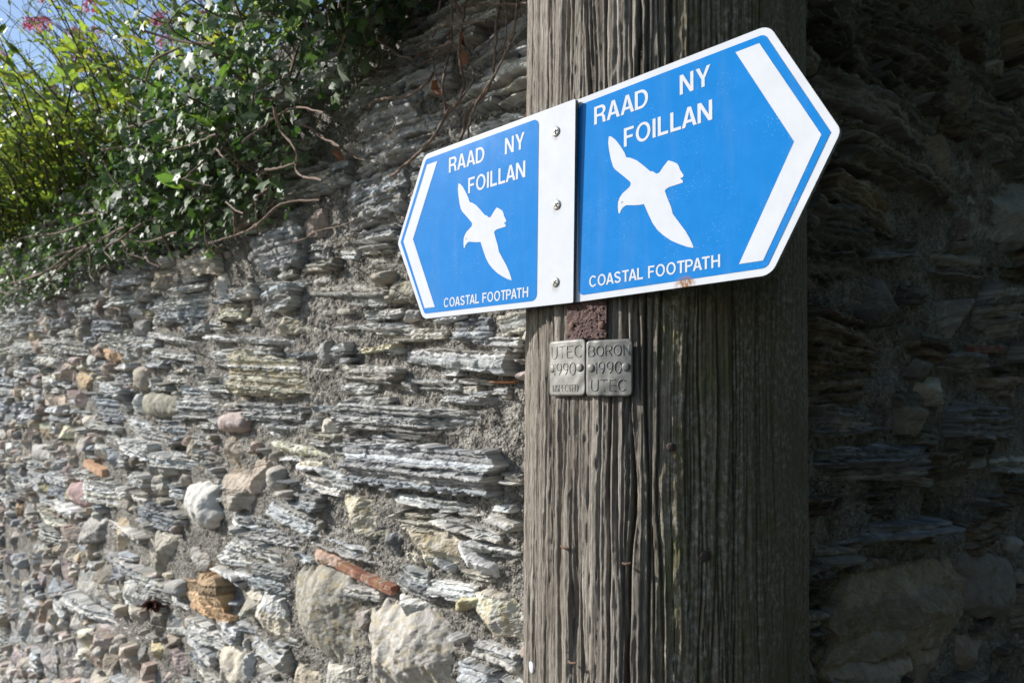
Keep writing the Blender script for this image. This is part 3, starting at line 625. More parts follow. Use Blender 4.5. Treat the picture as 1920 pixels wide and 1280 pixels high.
BIRD = [(33.6, 48.1), (36.8, 46.6), (40.9, 42.6), (45.4, 36.2), (49.4, 29.7), (51.1, 25.4), (55.7, 23.6), (61.6, 19.9), (68.2, 13.8), (74.0, 8.0), (76.6, 7.2), (79.9, 4.5), (82.6, 4.9), (86.3, 9.0), (90.6, 12.7), (94.4, 10.8), (98.4, 8.2), (99.9, 5.9), (101.0, 2.6), (104.1, -2.5), (103.4, -3.9), (100.9, -4.0), (103.4, -6.7), (103.3, -8.1), (97.4, -8.5), (91.6, -8.8), (88.4, -9.9), (87.4, -11.2), (89.7, -17.6), (92.8, -25.1), (94.3, -31.1), (99.8, -38.9), (105.0, -46.2), (108.8, -52.8), (111.3, -58.3), (112.1, -61.2), (106.6, -59.4), (99.7, -56.0), (92.6, -52.0), (85.5, -46.4), (80.0, -40.8), (75.9, -34.7), (72.2, -27.0), (68.0, -17.7), (64.2, -17.5), (58.4, -16.6), (51.1, -15.0), (47.8, -16.0), (45.4, -18.3), (44.4, -20.7), (43.1, -20.1), (42.5, -15.5), (42.7, -10.9), (44.2, -7.4), (47.2, -4.2), (51.7, -1.8), (54.6, 0.0), (55.4, 2.0), (54.8, 3.8), (49.7, 8.8), (43.8, 14.2), (39.8, 18.0), (37.7, 21.1), (35.7, 27.2), (33.7, 36.3), (32.9, 42.6)]
mm = lambda P: [(x * .001, y * .001) for x, y in P]
def plate_mesh(P, th):
    n = len(P); V = [(x, y, 0) for x, y in P] + [(x, y, -th) for x, y in P]
    F = [tuple(range(n)), tuple(range(2 * n - 1, n - 1, -1))] + [(k + n, (k + 1) % n + n, (k + 1) % n, k) for k in range(n)]
    me = mesh_py('plate', V, F); me.materials.append(WHITE); me.materials.append(EDGE)
    for k, p in enumerate(me.polygons): p.material_index = 0 if k == 0 else 1
    return me
def sign(name, label, mw, right):
    root = thing(name, label, 'sign', None, 'arrow plates on the pole', mw)
    if right:
        out = round_poly([(-.030, -.0905), (.1724, -.0905), (.2207, 0), (.1724, .0905), (-.030, .0905)], [.004, .012, .008, .012, .004])
        blue = round_poly([(.0002, -.0850), (.1695, -.0850), (.2142, .0006), (.1695, .0850), (.0002, .0850)], [.006, .006, 0, .006, .006])
        chev = [(.1488, -.0793), (.1669, -.0794), (.2081, .0006), (.1655, .0796), (.1474, .0795), (.1898, .0007)]; dx, dy = 0, 0
    else:
        out = round_poly([(-.2110, -.0900), (0, -.0900), (0, .0900), (-.2110, .0900), (-.2585, 0)], [.011, .0012, .0012, .011, .008])
        blue = round_poly([(-.2085, -.0845), (-.0431, -.0845), (-.0431, .0845), (-.2085, .0845), (-.2528, .0004)], [.005, .0065, .0065, .005, 0])
        chev = [(-.2079, -.0786), (-.2472, .0003), (-.2060, .0780), (-.1888, .0780), (-.2297, .0003), (-.1904, -.0785)]; dx, dy = -187.8, -1.1
    pl = link('plate', plate_mesh(out, .0042), None, root)
    bl = link('blue_panel', fill_mesh([[blue]], .00022), BLUE, root)
    link('arrow_chevron', fill_mesh([[chev]], .00045), WHITE, root)
    sh = lambda P: [(x + dx, y + dy) for x, y in P]
    bd = link('seagull_emblem', fill_mesh([[mm(sh(BIRD))]], .00045), WHITE, root)
    link('eye', fill_mesh([[mm(sh([(45.8, -12.2), (46.4, -12.3), (47.6, -11.3), (47.0, -11.1)]))]], .0006), BLACK, bd)
    o3 = lambda W: [[[((x + dx) * .001, (y + dy) * .001) for x, y in lp] for lp in g] for g in W]
    for t, a in (('RAAD', (18.3, 72.4, 62.2, 15.6)), ('NY', (101.2, 127.2, 62.0, 15.6)), ('FOILLAN', (48.8, 128.5, 34.6, 15.6)), ('COASTAL FOOTPATH', (12.3, 134.0, -79.2, 9.7))):
        link('lettering', fill_mesh(o3(word(t, *a)), .00045), WHITE, root)
    return root
def plate_mw(cols, T):                       # columns given as (right, up, away)
    R = [[cols[r][c] for c in range(3)] for r in (0, 2, 1)]
    m = Matrix(R).to_4x4(); m.translation = Vector((T[0], T[2], CH + T[1])); return m
ML = plate_mw([[.7214, .0109, -.6925], [-.0133, .9999, .0018], [-.6924, -.0079, -.7215]], (.0552, .1766, .605))
MR = plate_mw([[.7354, -.0012, -.6777], [.0148, .9998, .0142], [-.6775, .0205, -.7352]], (.0588, .1777, .608))
sl = sign('footpath_sign', 'blue and white footpath arrow plate with a gull, white strip held by three screws', ML, False)
sr = sign('footpath_sign', 'blue and white footpath arrow plate tucked behind the screwed plate, rust spot on lower edge', MR, True)
for x, y, a in ((-22.0, 66.5, .2), (-20.0, -.2, .5), (-20.6, -70.0, .95)):
    o = link('screw', dome(.0046, .0014, 20, 4), STEEL, sl, (x * .001, y * .001, .0002))
    for q in (0, 1):
        b = .00055; l = .0026 - .0002 * q; z = .0016 + .00008 * q
        c, s = math.cos(a + q * math.pi / 2), math.sin(a + q * math.pi / 2)
        V = [(c * X - s * Y, s * X + c * Y, Z) for X, Y, Z in ((-l, -b, z), (l, -b, z), (l, b, z), (-l, b, z), (-l, -b, .0006), (l, -b, .0006), (l, b, .0006), (-l, b, .0006))]
        link('slot', mesh_py('slot', V, [(0, 1, 2, 3), (0, 4, 5, 1), (1, 5, 6, 2), (2, 6, 7, 3), (3, 7, 4, 0)]), BLACK, o)

# ------------------------------------------------------------------ metal tags and rusty plate on the pole
SK = {'U': [[(0, 1), (0, .3), (.08, .08), (.3, 0), (.52, .08), (.6, .3), (.6, 1)]], 'T': [[(0, 1), (.6, 1)], [(.3, 1), (.3, 0)]], 'E': [[(.5, 1), (0, 1), (0, 0), (.5, 0)], [(0, .52), (.42, .52)]],
      'C': [arc(.34, .5, .34, .5, 45, 315, 12)], 'B': [[(0, 0), (0, 1)] + arc(.3, .76, .24, .24, 90, -90, 7) + [(0, .52)], arc(.3, .26, .28, .26, 90, -90, 7) + [(0, 0)]], 'O': [arc(.34, .5, .34, .5, 0, 360, 16)],
      'R': [[(0, 0), (0, 1)] + arc(.3, .76, .24, .24, 90, -90, 7) + [(0, .52)], [(.26, .52), (.55, 0)]], 'N': [[(0, 0), (0, 1), (.55, 0), (.55, 1)]], '1': [[(0, .8), (.12, 1), (.12, 0)]],
      '9': [arc(.28, .7, .26, .3, 0, 360, 14), [(.54, .7), (.5, .3), (.3, 0)]], '0': [arc(.28, .5, .28, .5, 0, 360, 16)], 'I': [[(0, 0), (0, 1)]], 'S': [arc(.28, .75, .24, .24, 30, 240, 8) + arc(.28, .25, .26, .25, 60, -160, 8)],
      'P': [[(0, 0), (0, 1)] + arc(.3, .74, .24, .26, 90, -90, 7) + [(0, .48)]], 'D': [[(0, 0), (0, 1), (.2, 1)] + arc(.2, .5, .36, .5, 90, -90, 9) + [(0, 0)]]}
def pole_tag(label, x0, x1, y0, y1, lines, nails, off, rc=.004):
    pa, zt = pole_hit((x0 + x1) / 2, y0); _, zb = pole_hit((x0 + x1) / 2, y1); p0 = pole_hit(x0, (y0 + y1) / 2)[0]; p1 = pole_hit(x1, (y0 + y1) / 2)[0]
    pm, zm = (p0 + p1) / 2, (zt + zb) / 2; fr = pole_frame(pm, zm, off); root = thing('metal_tag', label, 'tag', None, 'treatment tags on the pole', fr); inv = np.array(fr.inverted())
    R = pole_r(zm); W, H = (p1 - p0) * R, zt - zb
    def bend(x, y, d):
        p = pole_pt(pm + x / R, zm + y, off + d + .0005 * vn(x * 160 + x0, y * 130, 6)); return (inv @ np.array([*p, 1]))[:3]
    n = 26; s, t = np.meshgrid(np.linspace(-1, 1, n), np.linspace(-1, 1, n)); X = s * W / 2; Y = t * H / 2
    dx = np.clip(np.abs(X) - (W / 2 - rc), 0, rc); dy = np.clip(np.abs(Y) - (H / 2 - rc), 0, rc); l = np.hypot(dx, dy); k = np.where(l > 0, np.maximum(dx, dy) / np.maximum(l, 1e-9), 1)
    X = np.sign(X) * (np.abs(X) - dx + dx * k); Y = np.sign(Y) * (np.abs(Y) - dy + dy * k)
    top = [bend(a, b, .0) for a, b in zip(X.ravel(), Y.ravel())]; bot = [bend(a, b, -.0009) for a, b in zip(X.ravel(), Y.ravel())]
    F = gridq(n, n); rim = list(range(n)) + [n - 1 + n * q for q in range(1, n)] + [n * n - 2 - q for q in range(n - 1)] + [n * (n - 2 - q) for q in range(n - 1)]
    N = n * n; Fr = np.array([[rim[q] + N, rim[(q + 1) % len(rim)] + N, rim[(q + 1) % len(rim)], rim[q]] for q in range(len(rim))])
    link('tag_plate', mesh_np('tag_plate', np.array(top + bot), np.vstack([F, F[:, ::-1] + N, Fr])), TAG, root)
    for txt, ax, bx, cy, ch, tr in lines:
        J = Join(); adv = []; x = 0
        for c in txt:
            wd = max(p[0] for st in SK[c] for p in st); adv.append(x); x += wd + .22
        kx = (bx - ax) * W / (x - .22)
        for c, o in zip(txt, adv):
            for st in SK[c]:
                P = smooth_path([(p[0], p[1], 0) for p in st], 3 * len(st)) if len(st) > 5 else np.array([(p[0], p[1], 0) for p in st])
                P = np.array([bend(-W / 2 + ax * W + (o + p[0]) * kx, -H / 2 + (cy - ch / 2 + p[1] * ch) * H, .00012) for p in P])
                J.add(*tube(P, tr, 6))
        link('embossed_lettering', J.mesh('embossed_lettering'), TAG, root)
    for fx, fy in nails:
        c = bend(-W / 2 + fx * W, -H / 2 + fy * H, .0003); phn = pm + (-W / 2 + fx * W) / R
        m = fr.inverted() @ pole_frame(phn, zm - H / 2 + fy * H, off + .0004); link('nail', dome(.0037, .0011), TAG, root, mw=m)
    return root
pole_tag('narrow dull aluminium tag stamped UTEC 1990 INSPECTED on the pole', 1032, 1099, 637.5, 742, [('UTEC', .08, .9, .79, .21, .00045), ('1990', .15, .75, .485, .21, .00045), ('INSPECTED', .12, .82, .14, .12, .0003)], [(.10, .50), (.86, .50)], .0010)
pole_tag('wider dull aluminium tag stamped BORON 1990 UTEC on the pole', 1100.5, 1187, 636.5, 743, [('BORON', .05, .93, .81, .18, .00045), ('1990', .2, .76, .51, .2, .00045), ('UTEC', .12, .84, .20, .2, .00045)], [(.11, .51), (.86, .51)], .0008)
def rust_plate():
    pm, zm = pole_hit(1100, 600); fr = pole_frame(pm, zm, .0025); inv = np.array(fr.inverted())
    root = thing('iron_plate', 'small rusty iron plate nailed to the pole under the signs', 'plate', None, None, fr)
    p0, p1 = pole_hit(1062, 607)[0], pole_hit(1138, 607)[0]; zt, zb = pole_hit(1100, 562)[1], pole_hit(1100, 637)[1]
    nx, ny = 80, 80; P, Z = np.meshgrid(np.linspace(p0, p1, nx), np.linspace(zb, zt, ny)); s = P * .142
    Z = Z + .0012 * vn(s * 220, 3.1, 4) * np.exp(-(Z - zb) / .004)
    R = pole_r(Z) - .0004 + .0012 * fbm(s * 170 + Z * 60, Z * 300, 3, 41) + .0007 * fbm(s * 600, Z * 600, 2, 42)
    R[0] = R[-1] = R[1] * 0 + pole_r(zm) - .004; R[:, 0] = R[:, -1] = pole_r(zm) - .004
    W = np.stack([PC[0] + R * np.cos(VIEW + P), PC[1] + R * np.sin(VIEW + P), Z, np.ones_like(R)], -1).reshape(-1, 4)
    link('iron_sheet', mesh_np('iron_sheet', (W @ inv.T)[:, :3], gridq(nx, ny)), RUST, root)
    for px, py in ((1071.5, 611), (1128, 609.5)):
        ph, z = pole_hit(px, py); link('nail', dome(.0035, .0018), RUSTNAIL, root, mw=fr.inverted() @ pole_frame(ph, z, -.0002))
rust_plate()

# ------------------------------------------------------------------ plants
def rots(nrm, spin):                         # rotation matrices with z along nrm
    nrm = nrm / np.linalg.norm(nrm, axis=1)[:, None]; ref = np.where(np.abs(nrm[:, 2:3]) > .95, np.array([[1., 0, 0]]), np.array([[0, 0, 1.]]))
    x = np.cross(ref, nrm); x /= np.linalg.norm(x, axis=1)[:, None]; y = np.cross(nrm, x); c, s = np.cos(spin)[:, None], np.sin(spin)[:, None]
    return np.stack([c * x + s * y, -s * x + c * y, nrm], -1)
lob = [(0, .0), (18, .46), (50, .36), (75, .56), (108, .42), (142, .62), (162, .40), (180, .44)]   # half outline of an ivy leaf, from the tip round to the stalk
lob = [(0, 1.0), (22, .60), (40, .58), (66, .80), (92, .52), (112, .54), (140, .66), (165, .40)]
ang = [(a, r) for a, r in lob] + [(-a, r) for a, r in lob[::-1] if 0 < a]
IV = [(0, 0, 0)] + [(math.sin(rad(a)) * r * .62, math.cos(rad(a)) * r * .62, -.13 * r * r + .10 * abs(math.sin(rad(a))) * r) for a, r in ang]
IV = np.array(IV); IV[:, 1] -= .05; nI = len(IV) - 1
IF = np.array([(0, 1 + (k + 1) % nI, 1 + k) for k in range(nI)])
HV = np.array([(0, 0, 0), (-.12, .32, .05), (0, .35, 0), (.12, .32, .05), (-.10, .66, .02), (0, .68, -.03), (.10, .66, .02), (0, 1, -.12)])
HF = np.array([(0, 2, 1), (0, 3, 2), (1, 2, 5), (1, 5, 4), (2, 3, 6), (2, 6, 5), (4, 5, 7), (5, 6, 7)])
def leaves(T, Fc, pos, R, sc, col):
    V = np.einsum('nij,kj->nki', R, T) * sc[:, None, None] + pos[:, None]
    F = (Fc[None] + (np.arange(len(pos)) * len(T))[:, None, None]).reshape(-1, 3)
    A = np.repeat(np.concatenate([col, np.ones((len(col), 1))], 1), len(T), 0); return V.reshape(-1, 3), F, A
def pick_col(pal, n, rng, j=.25):
    c = np.array(pal)[rng.integers(0, len(pal), n)]; return np.clip(c * rng.uniform(1 - j, 1 + j, (n, 1)), .005, .9)
IVYPAL = [(.070, .115, .055), (.10, .15, .085), (.15, .20, .14), (.20, .245, .185), (.05, .09, .04), (.13, .20, .065)]
HERBPAL = [(.18, .235, .06), (.15, .21, .06), (.22, .265, .07), (.11, .165, .06), (.25, .25, .08), (.16, .21, .12)]

LOWX = [-700, -200, 0, 120, 200, 300, 420, 500, 560, 640, 730, 800, 850, 1000]
LOWY = [640, 600, 572, 552, 505, 470, 468, 440, 388, 292, 190, 50, -15, -30]
def ivy(label, x0, x1, n, seed, n_own=100, reach=(9, 9), bulk=.20):
    rng = np.random.default_rng(seed); um, vm = WL.px((x0 + x1) / 2, 300)
    base = WL.at(um, TOP); root = thing('ivy', label, 'ivy', base, 'ivy trailing over the wall')
    P = []; Nn = []; S = []
    cl = [(rng.uniform(x0, x1), rng.random() ** .75, rng.uniform(.03, .12)) for _ in range(int(n / 28))]     # clumps of shoots
    while len(P) < n:
        cx, f, sp = cl[rng.integers(len(cl))]
        yl = np.interp(cx, LOWX, LOWY); u, vlo = WL.px(cx, yl); hi = min(TOP + .10, vlo + np.interp(cx, (x0, x1), reach))
        v = vlo + (hi - vlo) * f
        thick = .03 + bulk * min(1, max(0, (v - vlo) / .25))
        u += rng.normal(0, sp); v += rng.normal(0, sp * .8)
        x_, y_ = project(WL.at(u, v)); lim = np.interp(x_, LOWX, LOWY)
        if y_ > lim + rng.exponential(12): continue
        w = thick * rng.uniform(.15, 1.0) + .02
        if v > TOP and w < .05: w = rng.uniform(-.15, .1)
        P.append(WL.at(u, v, w)); Nn.append(WL.n * .85 + np.array([0, 0, .5]) + rng.normal(0, .45, 3)); S.append(rng.uniform(.015, .034) * (1.5 if rng.random() < .22 else 1))
    P = np.array(P); Nn = np.array(Nn); S = np.array(S); R = rots(Nn, rng.normal(math.pi, .8, n)); col = pick_col(IVYPAL, n, rng)
    front = np.argsort(-(S / P[:, 1]) * (1 + 6 * np.einsum('ni,i->n', P - WL.c, WL.n)))
    own = front[:n_own]; rest = front[n_own:]
    var = []
    for k in range(6):
        c = np.repeat(np.array([[*IVYPAL[k], 1.]]), len(IV), 0); var.append(mesh_np('leaf', IV, IF, {'Col': c}))
    for k in own:
        m = Matrix(R[k].tolist()).to_4x4(); m = m @ Matrix.Scale(S[k], 4); m.translation = Vector(P[k] - base); link('leaf', var[k % 6], IVY, root, mw=m)
    V, F, A = leaves(IV, IF, P[rest] - base, R[rest], S[rest], col[rest]); o = link('foliage', mesh_np('foliage', V, F, {'Col': A}), IVY, root); o['kind'] = 'stuff'
    J = Join()                               # leaf stalks and small shoots inside
    for k in range(int(n / 14)):
        p = P[rng.integers(n)]; q = p + np.array([rng.normal(0, .06), rng.normal(0, .06), rng.normal(0, .05)]) - WL.n * .06
        J.add(*tube(smooth_path([p, (p + q) / 2 + rng.normal(0, .02, 3), q], 6), rng.uniform(.0012, .0028), 5))
    link('shoots', J.mesh('shoots', True, base), BARK, root)['kind'] = 'stuff'
    return root, base
iv1, b1 = ivy('small-leaved ivy fringe draped low over the wall under the pink flowers', -260, 230, 2900, 1, 100, (.13, .20))
iv2, b2 = ivy('thick grey-green ivy clump hanging down the sunlit wall face', 230, 560, 3000, 2, 100, (.14, .44))
iv3, b3 = ivy('dark ivy at the wall top above the tangle of bare vines', 550, 1010, 3900, 3, 100, (9, 9), .34)
def vines(root, base, z, k, lines, w0, w1):
    for P, r in lines:
        pts = []
        for q, (X, Y) in enumerate(P):
            x, y = z(X, Y); w = w0 + (w1 - w0) * random.random(); u, v = WL.px(x, y, w); pts.append(WL.at(u, v, w))
        pts = smooth_path(pts, 8 * len(pts)); pts = pts + np.cumsum(np.random.default_rng(len(pts)).normal(0, .0012, pts.shape), 0) * .6
        r = r * .74
        V, F = tube(pts - base, np.linspace(r, r * .65, len(pts)) * (1 + .15 * np.sin(np.arange(len(pts)) * 1.7)), 7); link('stem', mesh_np('stem', V, F), BARK, root)
Z1, Z2, Z3 = zone((0, 0), 640, 430, (1905, 1280)), zone((500, 0), 500, 330, (1920, 1267)), zone((0, 420), 500, 340, (1882, 1280))
vines(iv1, b1, Z3, 1, [([(620, 150), (470, 270), (270, 360), (60, 420)], .006), ([(610, 150), (640, 230), (650, 360), (675, 405)], .005), ([(480, 260), (350, 400), (400, 455)], .005), ([(90, 360), (110, 420), (185, 455)], .005), ([(0, 480), (60, 500), (145, 522)], .005), ([(1000, 0), (850, 110), (750, 180), (805, 255)], .005), ([(880, 20), (620, 150), (300, 260)], .005), ([(380, 540), (400, 600)], .004), ([(780, 590), (850, 620), (800, 700)], .003), ([(840, 110), (890, 150), (895, 195), (1030, 245)], .004), ([(1250, 60), (1000, 130), (760, 60)], .004), ([(700, -40), (420, 60), (150, 100), (0, 160)], .0045), ([(520, 180), (330, 330), (200, 380)], .004), ([(760, -80), (500, -60), (300, 20)], .004)], .13, .20)
vines(iv2, b2, Z3, 1, [([(1085, 120), (1030, 180), (1060, 260), (1135, 300)], .005), ([(1820, 0), (1700, 70), (1450, 155)], .004), ([(1650, -40), (1655, 110)], .0025), ([(1490, 660), (1340, 770)], .0022)], .06, .12)
vines(iv2, b2, Z1, 1, [([(1200, 830), (1240, 880), (1330, 950)], .0035), ([(1530, 590), (1560, 720), (1650, 830), (1655, 950), (1800, 985)], .004), ([(570, 840), (900, 800), (1160, 750)], .0045), ([(600, 740), (850, 680), (1000, 620)], .004), ([(1480, 950), (1640, 905)], .0035), ([(1260, 1130), (1350, 1190)], .003), ([(1300, 1180), (1305, 1290)], .0025), ([(1430, 1270), (1560, 1150), (1780, 1130)], .004), ([(1350, 800), (1600, 620), (1800, 640)], .003), ([(690, 570), (780, 620), (900, 680)], .0035), ([(760, 860), (1000, 830), (1200, 760)], .0035), ([(1140, 900), (1060, 970), (1020, 1010)], .0035), ([(1700, 700), (1800, 780), (1890, 830)], .003)], .16, .24)
vr = thing('bare_vine', 'tangle of bare brown vines hanging down the wall beside the pole', 'vine', WL.at(.45, TOP)); vb = WL.at(.45, TOP)
vines(vr, vb, Z2, 1, [([(330, -60), (315, 80), (420, 130), (600, 190), (850, 250)], .0045), ([(740, 770), (800, 720), (1010, 680), (1160, 570), (1210, 500)], .0045), ([(890, 1265), (1000, 1170), (1170, 1000), (1290, 820), (1370, 720), (1410, 580), (1390, 400), (1400, 250), (1450, -60)], .0042),
  ([(1380, 1030), (1440, 840), (1580, 660), (1620, 520), (1640, 250), (1670, 80), (1680, -60)], .0042), ([(1450, 990), (1480, 800), (1620, 560), (1740, 320), (1800, 200)], .003), ([(1750, 310), (1790, 100), (1780, -60)], .003), ([(1400, 45), (1600, 50), (1870, 38)], .0028), ([(1190, 270), (1260, 190), (1450, 165), (1600, 140)], .0032),
  ([(1050, 410), (1180, 370), (1335, 320)], .0038), ([(1130, 460), (1190, 430), (1330, 360)], .0035), ([(1290, 820), (1280, 600), (1340, 330), (1350, -40)], .0032), ([(1270, 670), (1210, 540), (1150, 340)], .0028), ([(650, 600), (780, 510), (830, 410), (880, 370), (1050, 400)], .0032), ([(850, 250), (960, 210)], .003), ([(1080, 330), (1270, 280), (1330, 200)], .0036), ([(1290, 820), (1450, 640), (1480, 560)], .0028), ([(560, 1090), (700, 1150)], .0022), ([(320, 940), (500, 1060), (560, 1100)], .003), ([(600, 1060), (640, 900)], .0022)], .02, .07)
zz4 = zone((450, 420), 550, 380, (1853, 1280))
vines(vr, vb, zz4, 1, [([(300, 130), (410, 90), (480, 40), (640, 0), (760, -60)], .0028), ([(680, 105), (760, -10)], .002), ([(910, 620), (960, 470), (1050, 280)], .0015)], .025, .04)
vines(vr, vb, Z2, 1, [([(1700, 400), (1720, 150), (1700, -60)], .002), ([(1440, 300), (1560, 330), (1700, 210)], .002), ([(1160, 930), (1130, 850)], .0018), ([(1060, 800), (1105, 710)], .0015), ([(900, 860), (960, 790)], .0015)], .02, .04)
# dry brown leaves caught in the vines
dl = np.array([WL.at(*WL.px(500 + X * .2604, Y * .2604, .04), .04) for X, Y in ((1205, 620), (1230, 660), (1400, 270), (1390, 310), (845, 50), (830, 40), (1420, 420), (1880, 880), (515, 1120))]) - vb
V, F, A = leaves(IV, IF, dl, rots(np.tile(WL.n, (9, 1)) + RNG.normal(0, .4, (9, 3)), RNG.uniform(0, 6, 9)), RNG.uniform(.02, .04, 9), pick_col([(.19, .07, .03), (.16, .075, .045)], 9, RNG))
link('dry_leaves', mesh_np('dry_leaves', V, F, {'Col': A}), DRY, vr)['kind'] = 'stuff'

def flower(rng, s):                          # rounded head of tiny florets
    n = 70; d = rng.normal(0, 1, (n, 3)); d /= np.linalg.norm(d, axis=1)[:, None]; d[:, 2] = np.abs(d[:, 2]) * .9 - .25
    T = np.array([(0, 0, 0), (.5, .25, .1), (.25, .6, .05), (-.5, .3, .1), (-.3, -.5, .08), (.35, -.5, .1)]); Fc = np.array([(0, 1, 2), (0, 2, 3), (0, 3, 4), (0, 4, 5), (0, 5, 1)])
    return leaves(T, Fc, d * s * rng.uniform(.55, 1.0, (n, 1)), rots(d + rng.normal(0, .3, (n, 3)), rng.uniform(0, 6, n)), rng.uniform(.16, .26, n) * s, pick_col([(.60, .20, .30), (.68, .30, .40), (.50, .13, .22)], n, rng, .2))
FLOW = []
for k in range(4):
    V, F, A = flower(np.random.default_rng(60 + k), .040); FLOW.append(mesh_np('flower_head', V, F, {'Col': A}))
def valerian(label, u, wback, h, ns, nf, seed, spread=.16, lean=.42, leafy=1.0, out=.30):
    rng = np.random.default_rng(seed); base = WL.at(u, TOP - .02 + .1 * max(0, -wback), wback)
    root = thing('valerian', label, 'flowering plant', base, 'pink flowering plants on the wall top')
    J = Join(); LP, LN, LS, LR = [], [], [], []; tips = []
    for k in range(ns):
        L = h * rng.uniform(.55, 1.05); d = np.array([0, 0, 1.]) + WL.d * (lean + rng.normal(0, .25)) + WL.n * (out + rng.normal(0, .28)); d /= np.linalg.norm(d)
        p0 = np.array([*(rng.normal(0, spread, 2)), -.05]); p0 = WL.d * p0[0] + WL.n * p0[1] * .7 + np.array([0, 0, p0[2]])
        bend = (WL.d * rng.normal(.15, .2) + WL.n * rng.normal(.10, .2) - np.array([0, 0, .12])) * L * .5
        t = np.linspace(0, 1, 10)[:, None]; pts = p0 + d * L * t + bend * t * t
        J.add(*tube(pts[::3], np.linspace(.0030, .0011, 4), 5)); tips.append((pts[-1], d))
        for f in np.arange(.05, .90, .030 / L):
            if rng.random() > leafy * (1.15 - .55 * f): continue
            p = pts[int(f * 9)] * (1 - (f * 9) % 1) + pts[min(9, int(f * 9) + 1)] * ((f * 9) % 1); a = rng.uniform(0, 6.28)
            for sgn in (0, math.pi):
                dirh = np.array([math.cos(a + sgn), math.sin(a + sgn), rng.uniform(.1, .9)]); LP.append(p); LN.append(dirh); LS.append(rng.uniform(.028, .060) * (1.1 - .45 * f))
        if rng.random() < .75:               # side twigs at the head of the stem
            for q in range(3):
                e = pts[-1] + np.array([rng.normal(0, .05), rng.normal(0, .05), rng.uniform(.01, .09)]); s0 = pts[7 + q % 3]
                J.add(*tube(smooth_path([s0, (s0 + e) / 2 + rng.normal(0, .01, 3), e], 3), .0008, 3)); LP.append(e); LN.append(rng.normal(0, 1, 3) + np.array([0, 0, .8])); LS.append(.022)
    LP, LN, LS = np.array(LP), np.array(LN), np.array(LS); n = len(LP)
    y = LN / np.linalg.norm(LN, axis=1)[:, None]; zv = rng.normal(0, .6, (n, 3)) + np.array(to_sun) * .25 + WL.n * .8 + np.array([0, 0, .3]); zv -= y * np.sum(zv * y, 1)[:, None]; zv /= np.linalg.norm(zv, axis=1)[:, None]
    R = np.stack([np.cross(y, zv), y, zv], -1)
    V, F, A = leaves(HV * np.array([1.5, 1, 1]), HF, LP, R, LS, pick_col(HERBPAL, n, rng)); o = link('foliage', mesh_np('foliage', V, F, {'Col': A}), HERB, root); o['kind'] = 'stuff'
    link('stems', J.mesh('stems'), STEMC, root)['kind'] = 'stuff'
    nf = int(nf * 1.8)
    for k in range(nf):
        p, d = tips[k * max(1, ns // max(1, nf)) % ns]; m = Matrix(rots(d[None], np.array([k * 1.3]))[0].tolist()).to_4x4() @ Matrix.Scale(rng.uniform(.7, 1.15), 4); m.translation = Vector(p); link('flower_head', FLOW[k % 4], PETAL, root, mw=m)
    return root
VAL = [  # label, place along the wall, in front of (+) or behind the wall top, height, stems, flowers, spread, lean, leafiness
  ('tall pink valerian with several flower heads against the sky at the far end', 3.9, -.02, .78, 40, 12, .20, .25, .9),
  ('leafy valerian with sparse pink heads next to the tallest one', 3.2, -.05, .80, 40, 9, .18, .30, .9),
  ('dense valerian bush with yellow-green leaves and few flowers', 2.65, .04, .72, 46, 5, .18, .35, 1.0),
  ('low valerian spilling over the wall edge with pink heads near the ivy fringe', 3.5, .16, .55, 56, 4, .24, .20, 1.0),
  ('valerian with many bare brown stems leaning from the wall top', 2.15, -.08, .72, 50, 7, .17, .45, .7),
  ('valerian of thin leaning stems with pink tips behind the ivy clump', 1.7, -.12, .64, 50, 6, .16, .45, .6),
  ('bare-stemmed valerian with pink heads near the dark ivy', 1.3, -.10, .60, 40, 3, .14, .40, .6),
  ('bushy low valerian with fresh green leaves on the wall edge', 2.45, .18, .42, 60, 0, .24, .25, 1.0),
  ('far valerian rising behind the tall one', 4.6, -.3, .72, 34, 9, .25, .25, .9),
  ('small leafy valerian tucked between ivy and bare stems', 1.9, .12, .36, 44, 0, .18, .25, 1.0),
  ('matted yellow-green valerian hanging below the wall edge over the ivy', 2.9, .22, .36, 80, 2, .34, .10, 1.0),
  ('bright leafy valerian on the wall edge below the tallest flower heads', 3.9, .20, .50, 80, 3, .34, .15, 1.0)]
for k, (lab, u, wb, h, ns, nf, sp, ln, lf) in enumerate(VAL): valerian(lab, u, wb, h, ns, nf, 300 + k, sp, ln, lf)
# fresh green rosette in the ivy and a withered tuft lower on the wall
def rosette(name, label, cat, px, py, w, n, size, pal, mat, seed, droop=0.):
    rng = np.random.default_rng(seed); u, v = WL.px(px, py, w); base = WL.at(u, v, w); root = thing(name, label, cat, base)
    a = rng.uniform(0, 6.28, n); y = np.stack([np.cos(a), np.sin(a), rng.uniform(.0, .9, n) - droop], 1) + WL.n * .5; y /= np.linalg.norm(y, axis=1)[:, None]
    zv = np.cross(y, rng.normal(0, 1, (n, 3))); zv[:, 2] = np.abs(zv[:, 2]) + .3; zv -= y * np.sum(zv * y, 1)[:, None]; zv /= np.linalg.norm(zv, axis=1)[:, None]
    V, F, A = leaves(HV * np.array([1.5, 1, 1]), HF, rng.normal(0, size * .12, (n, 3)), np.stack([np.cross(y, zv), y, zv], -1), rng.uniform(.6, 1.1, n) * size, pick_col(pal, n, rng))
    link('leaves', mesh_np('leaves', V, F, {'Col': A}), mat, root)
    V, F = tube(smooth_path([(0, 0, 0), -WL.n * w * .5 - np.array([0, 0, .01]), -WL.n * (w + .01) - np.array([0, 0, .015])], 8), .003, 6); link('stalk', mesh_np('stalk', V, F), BARK, root)
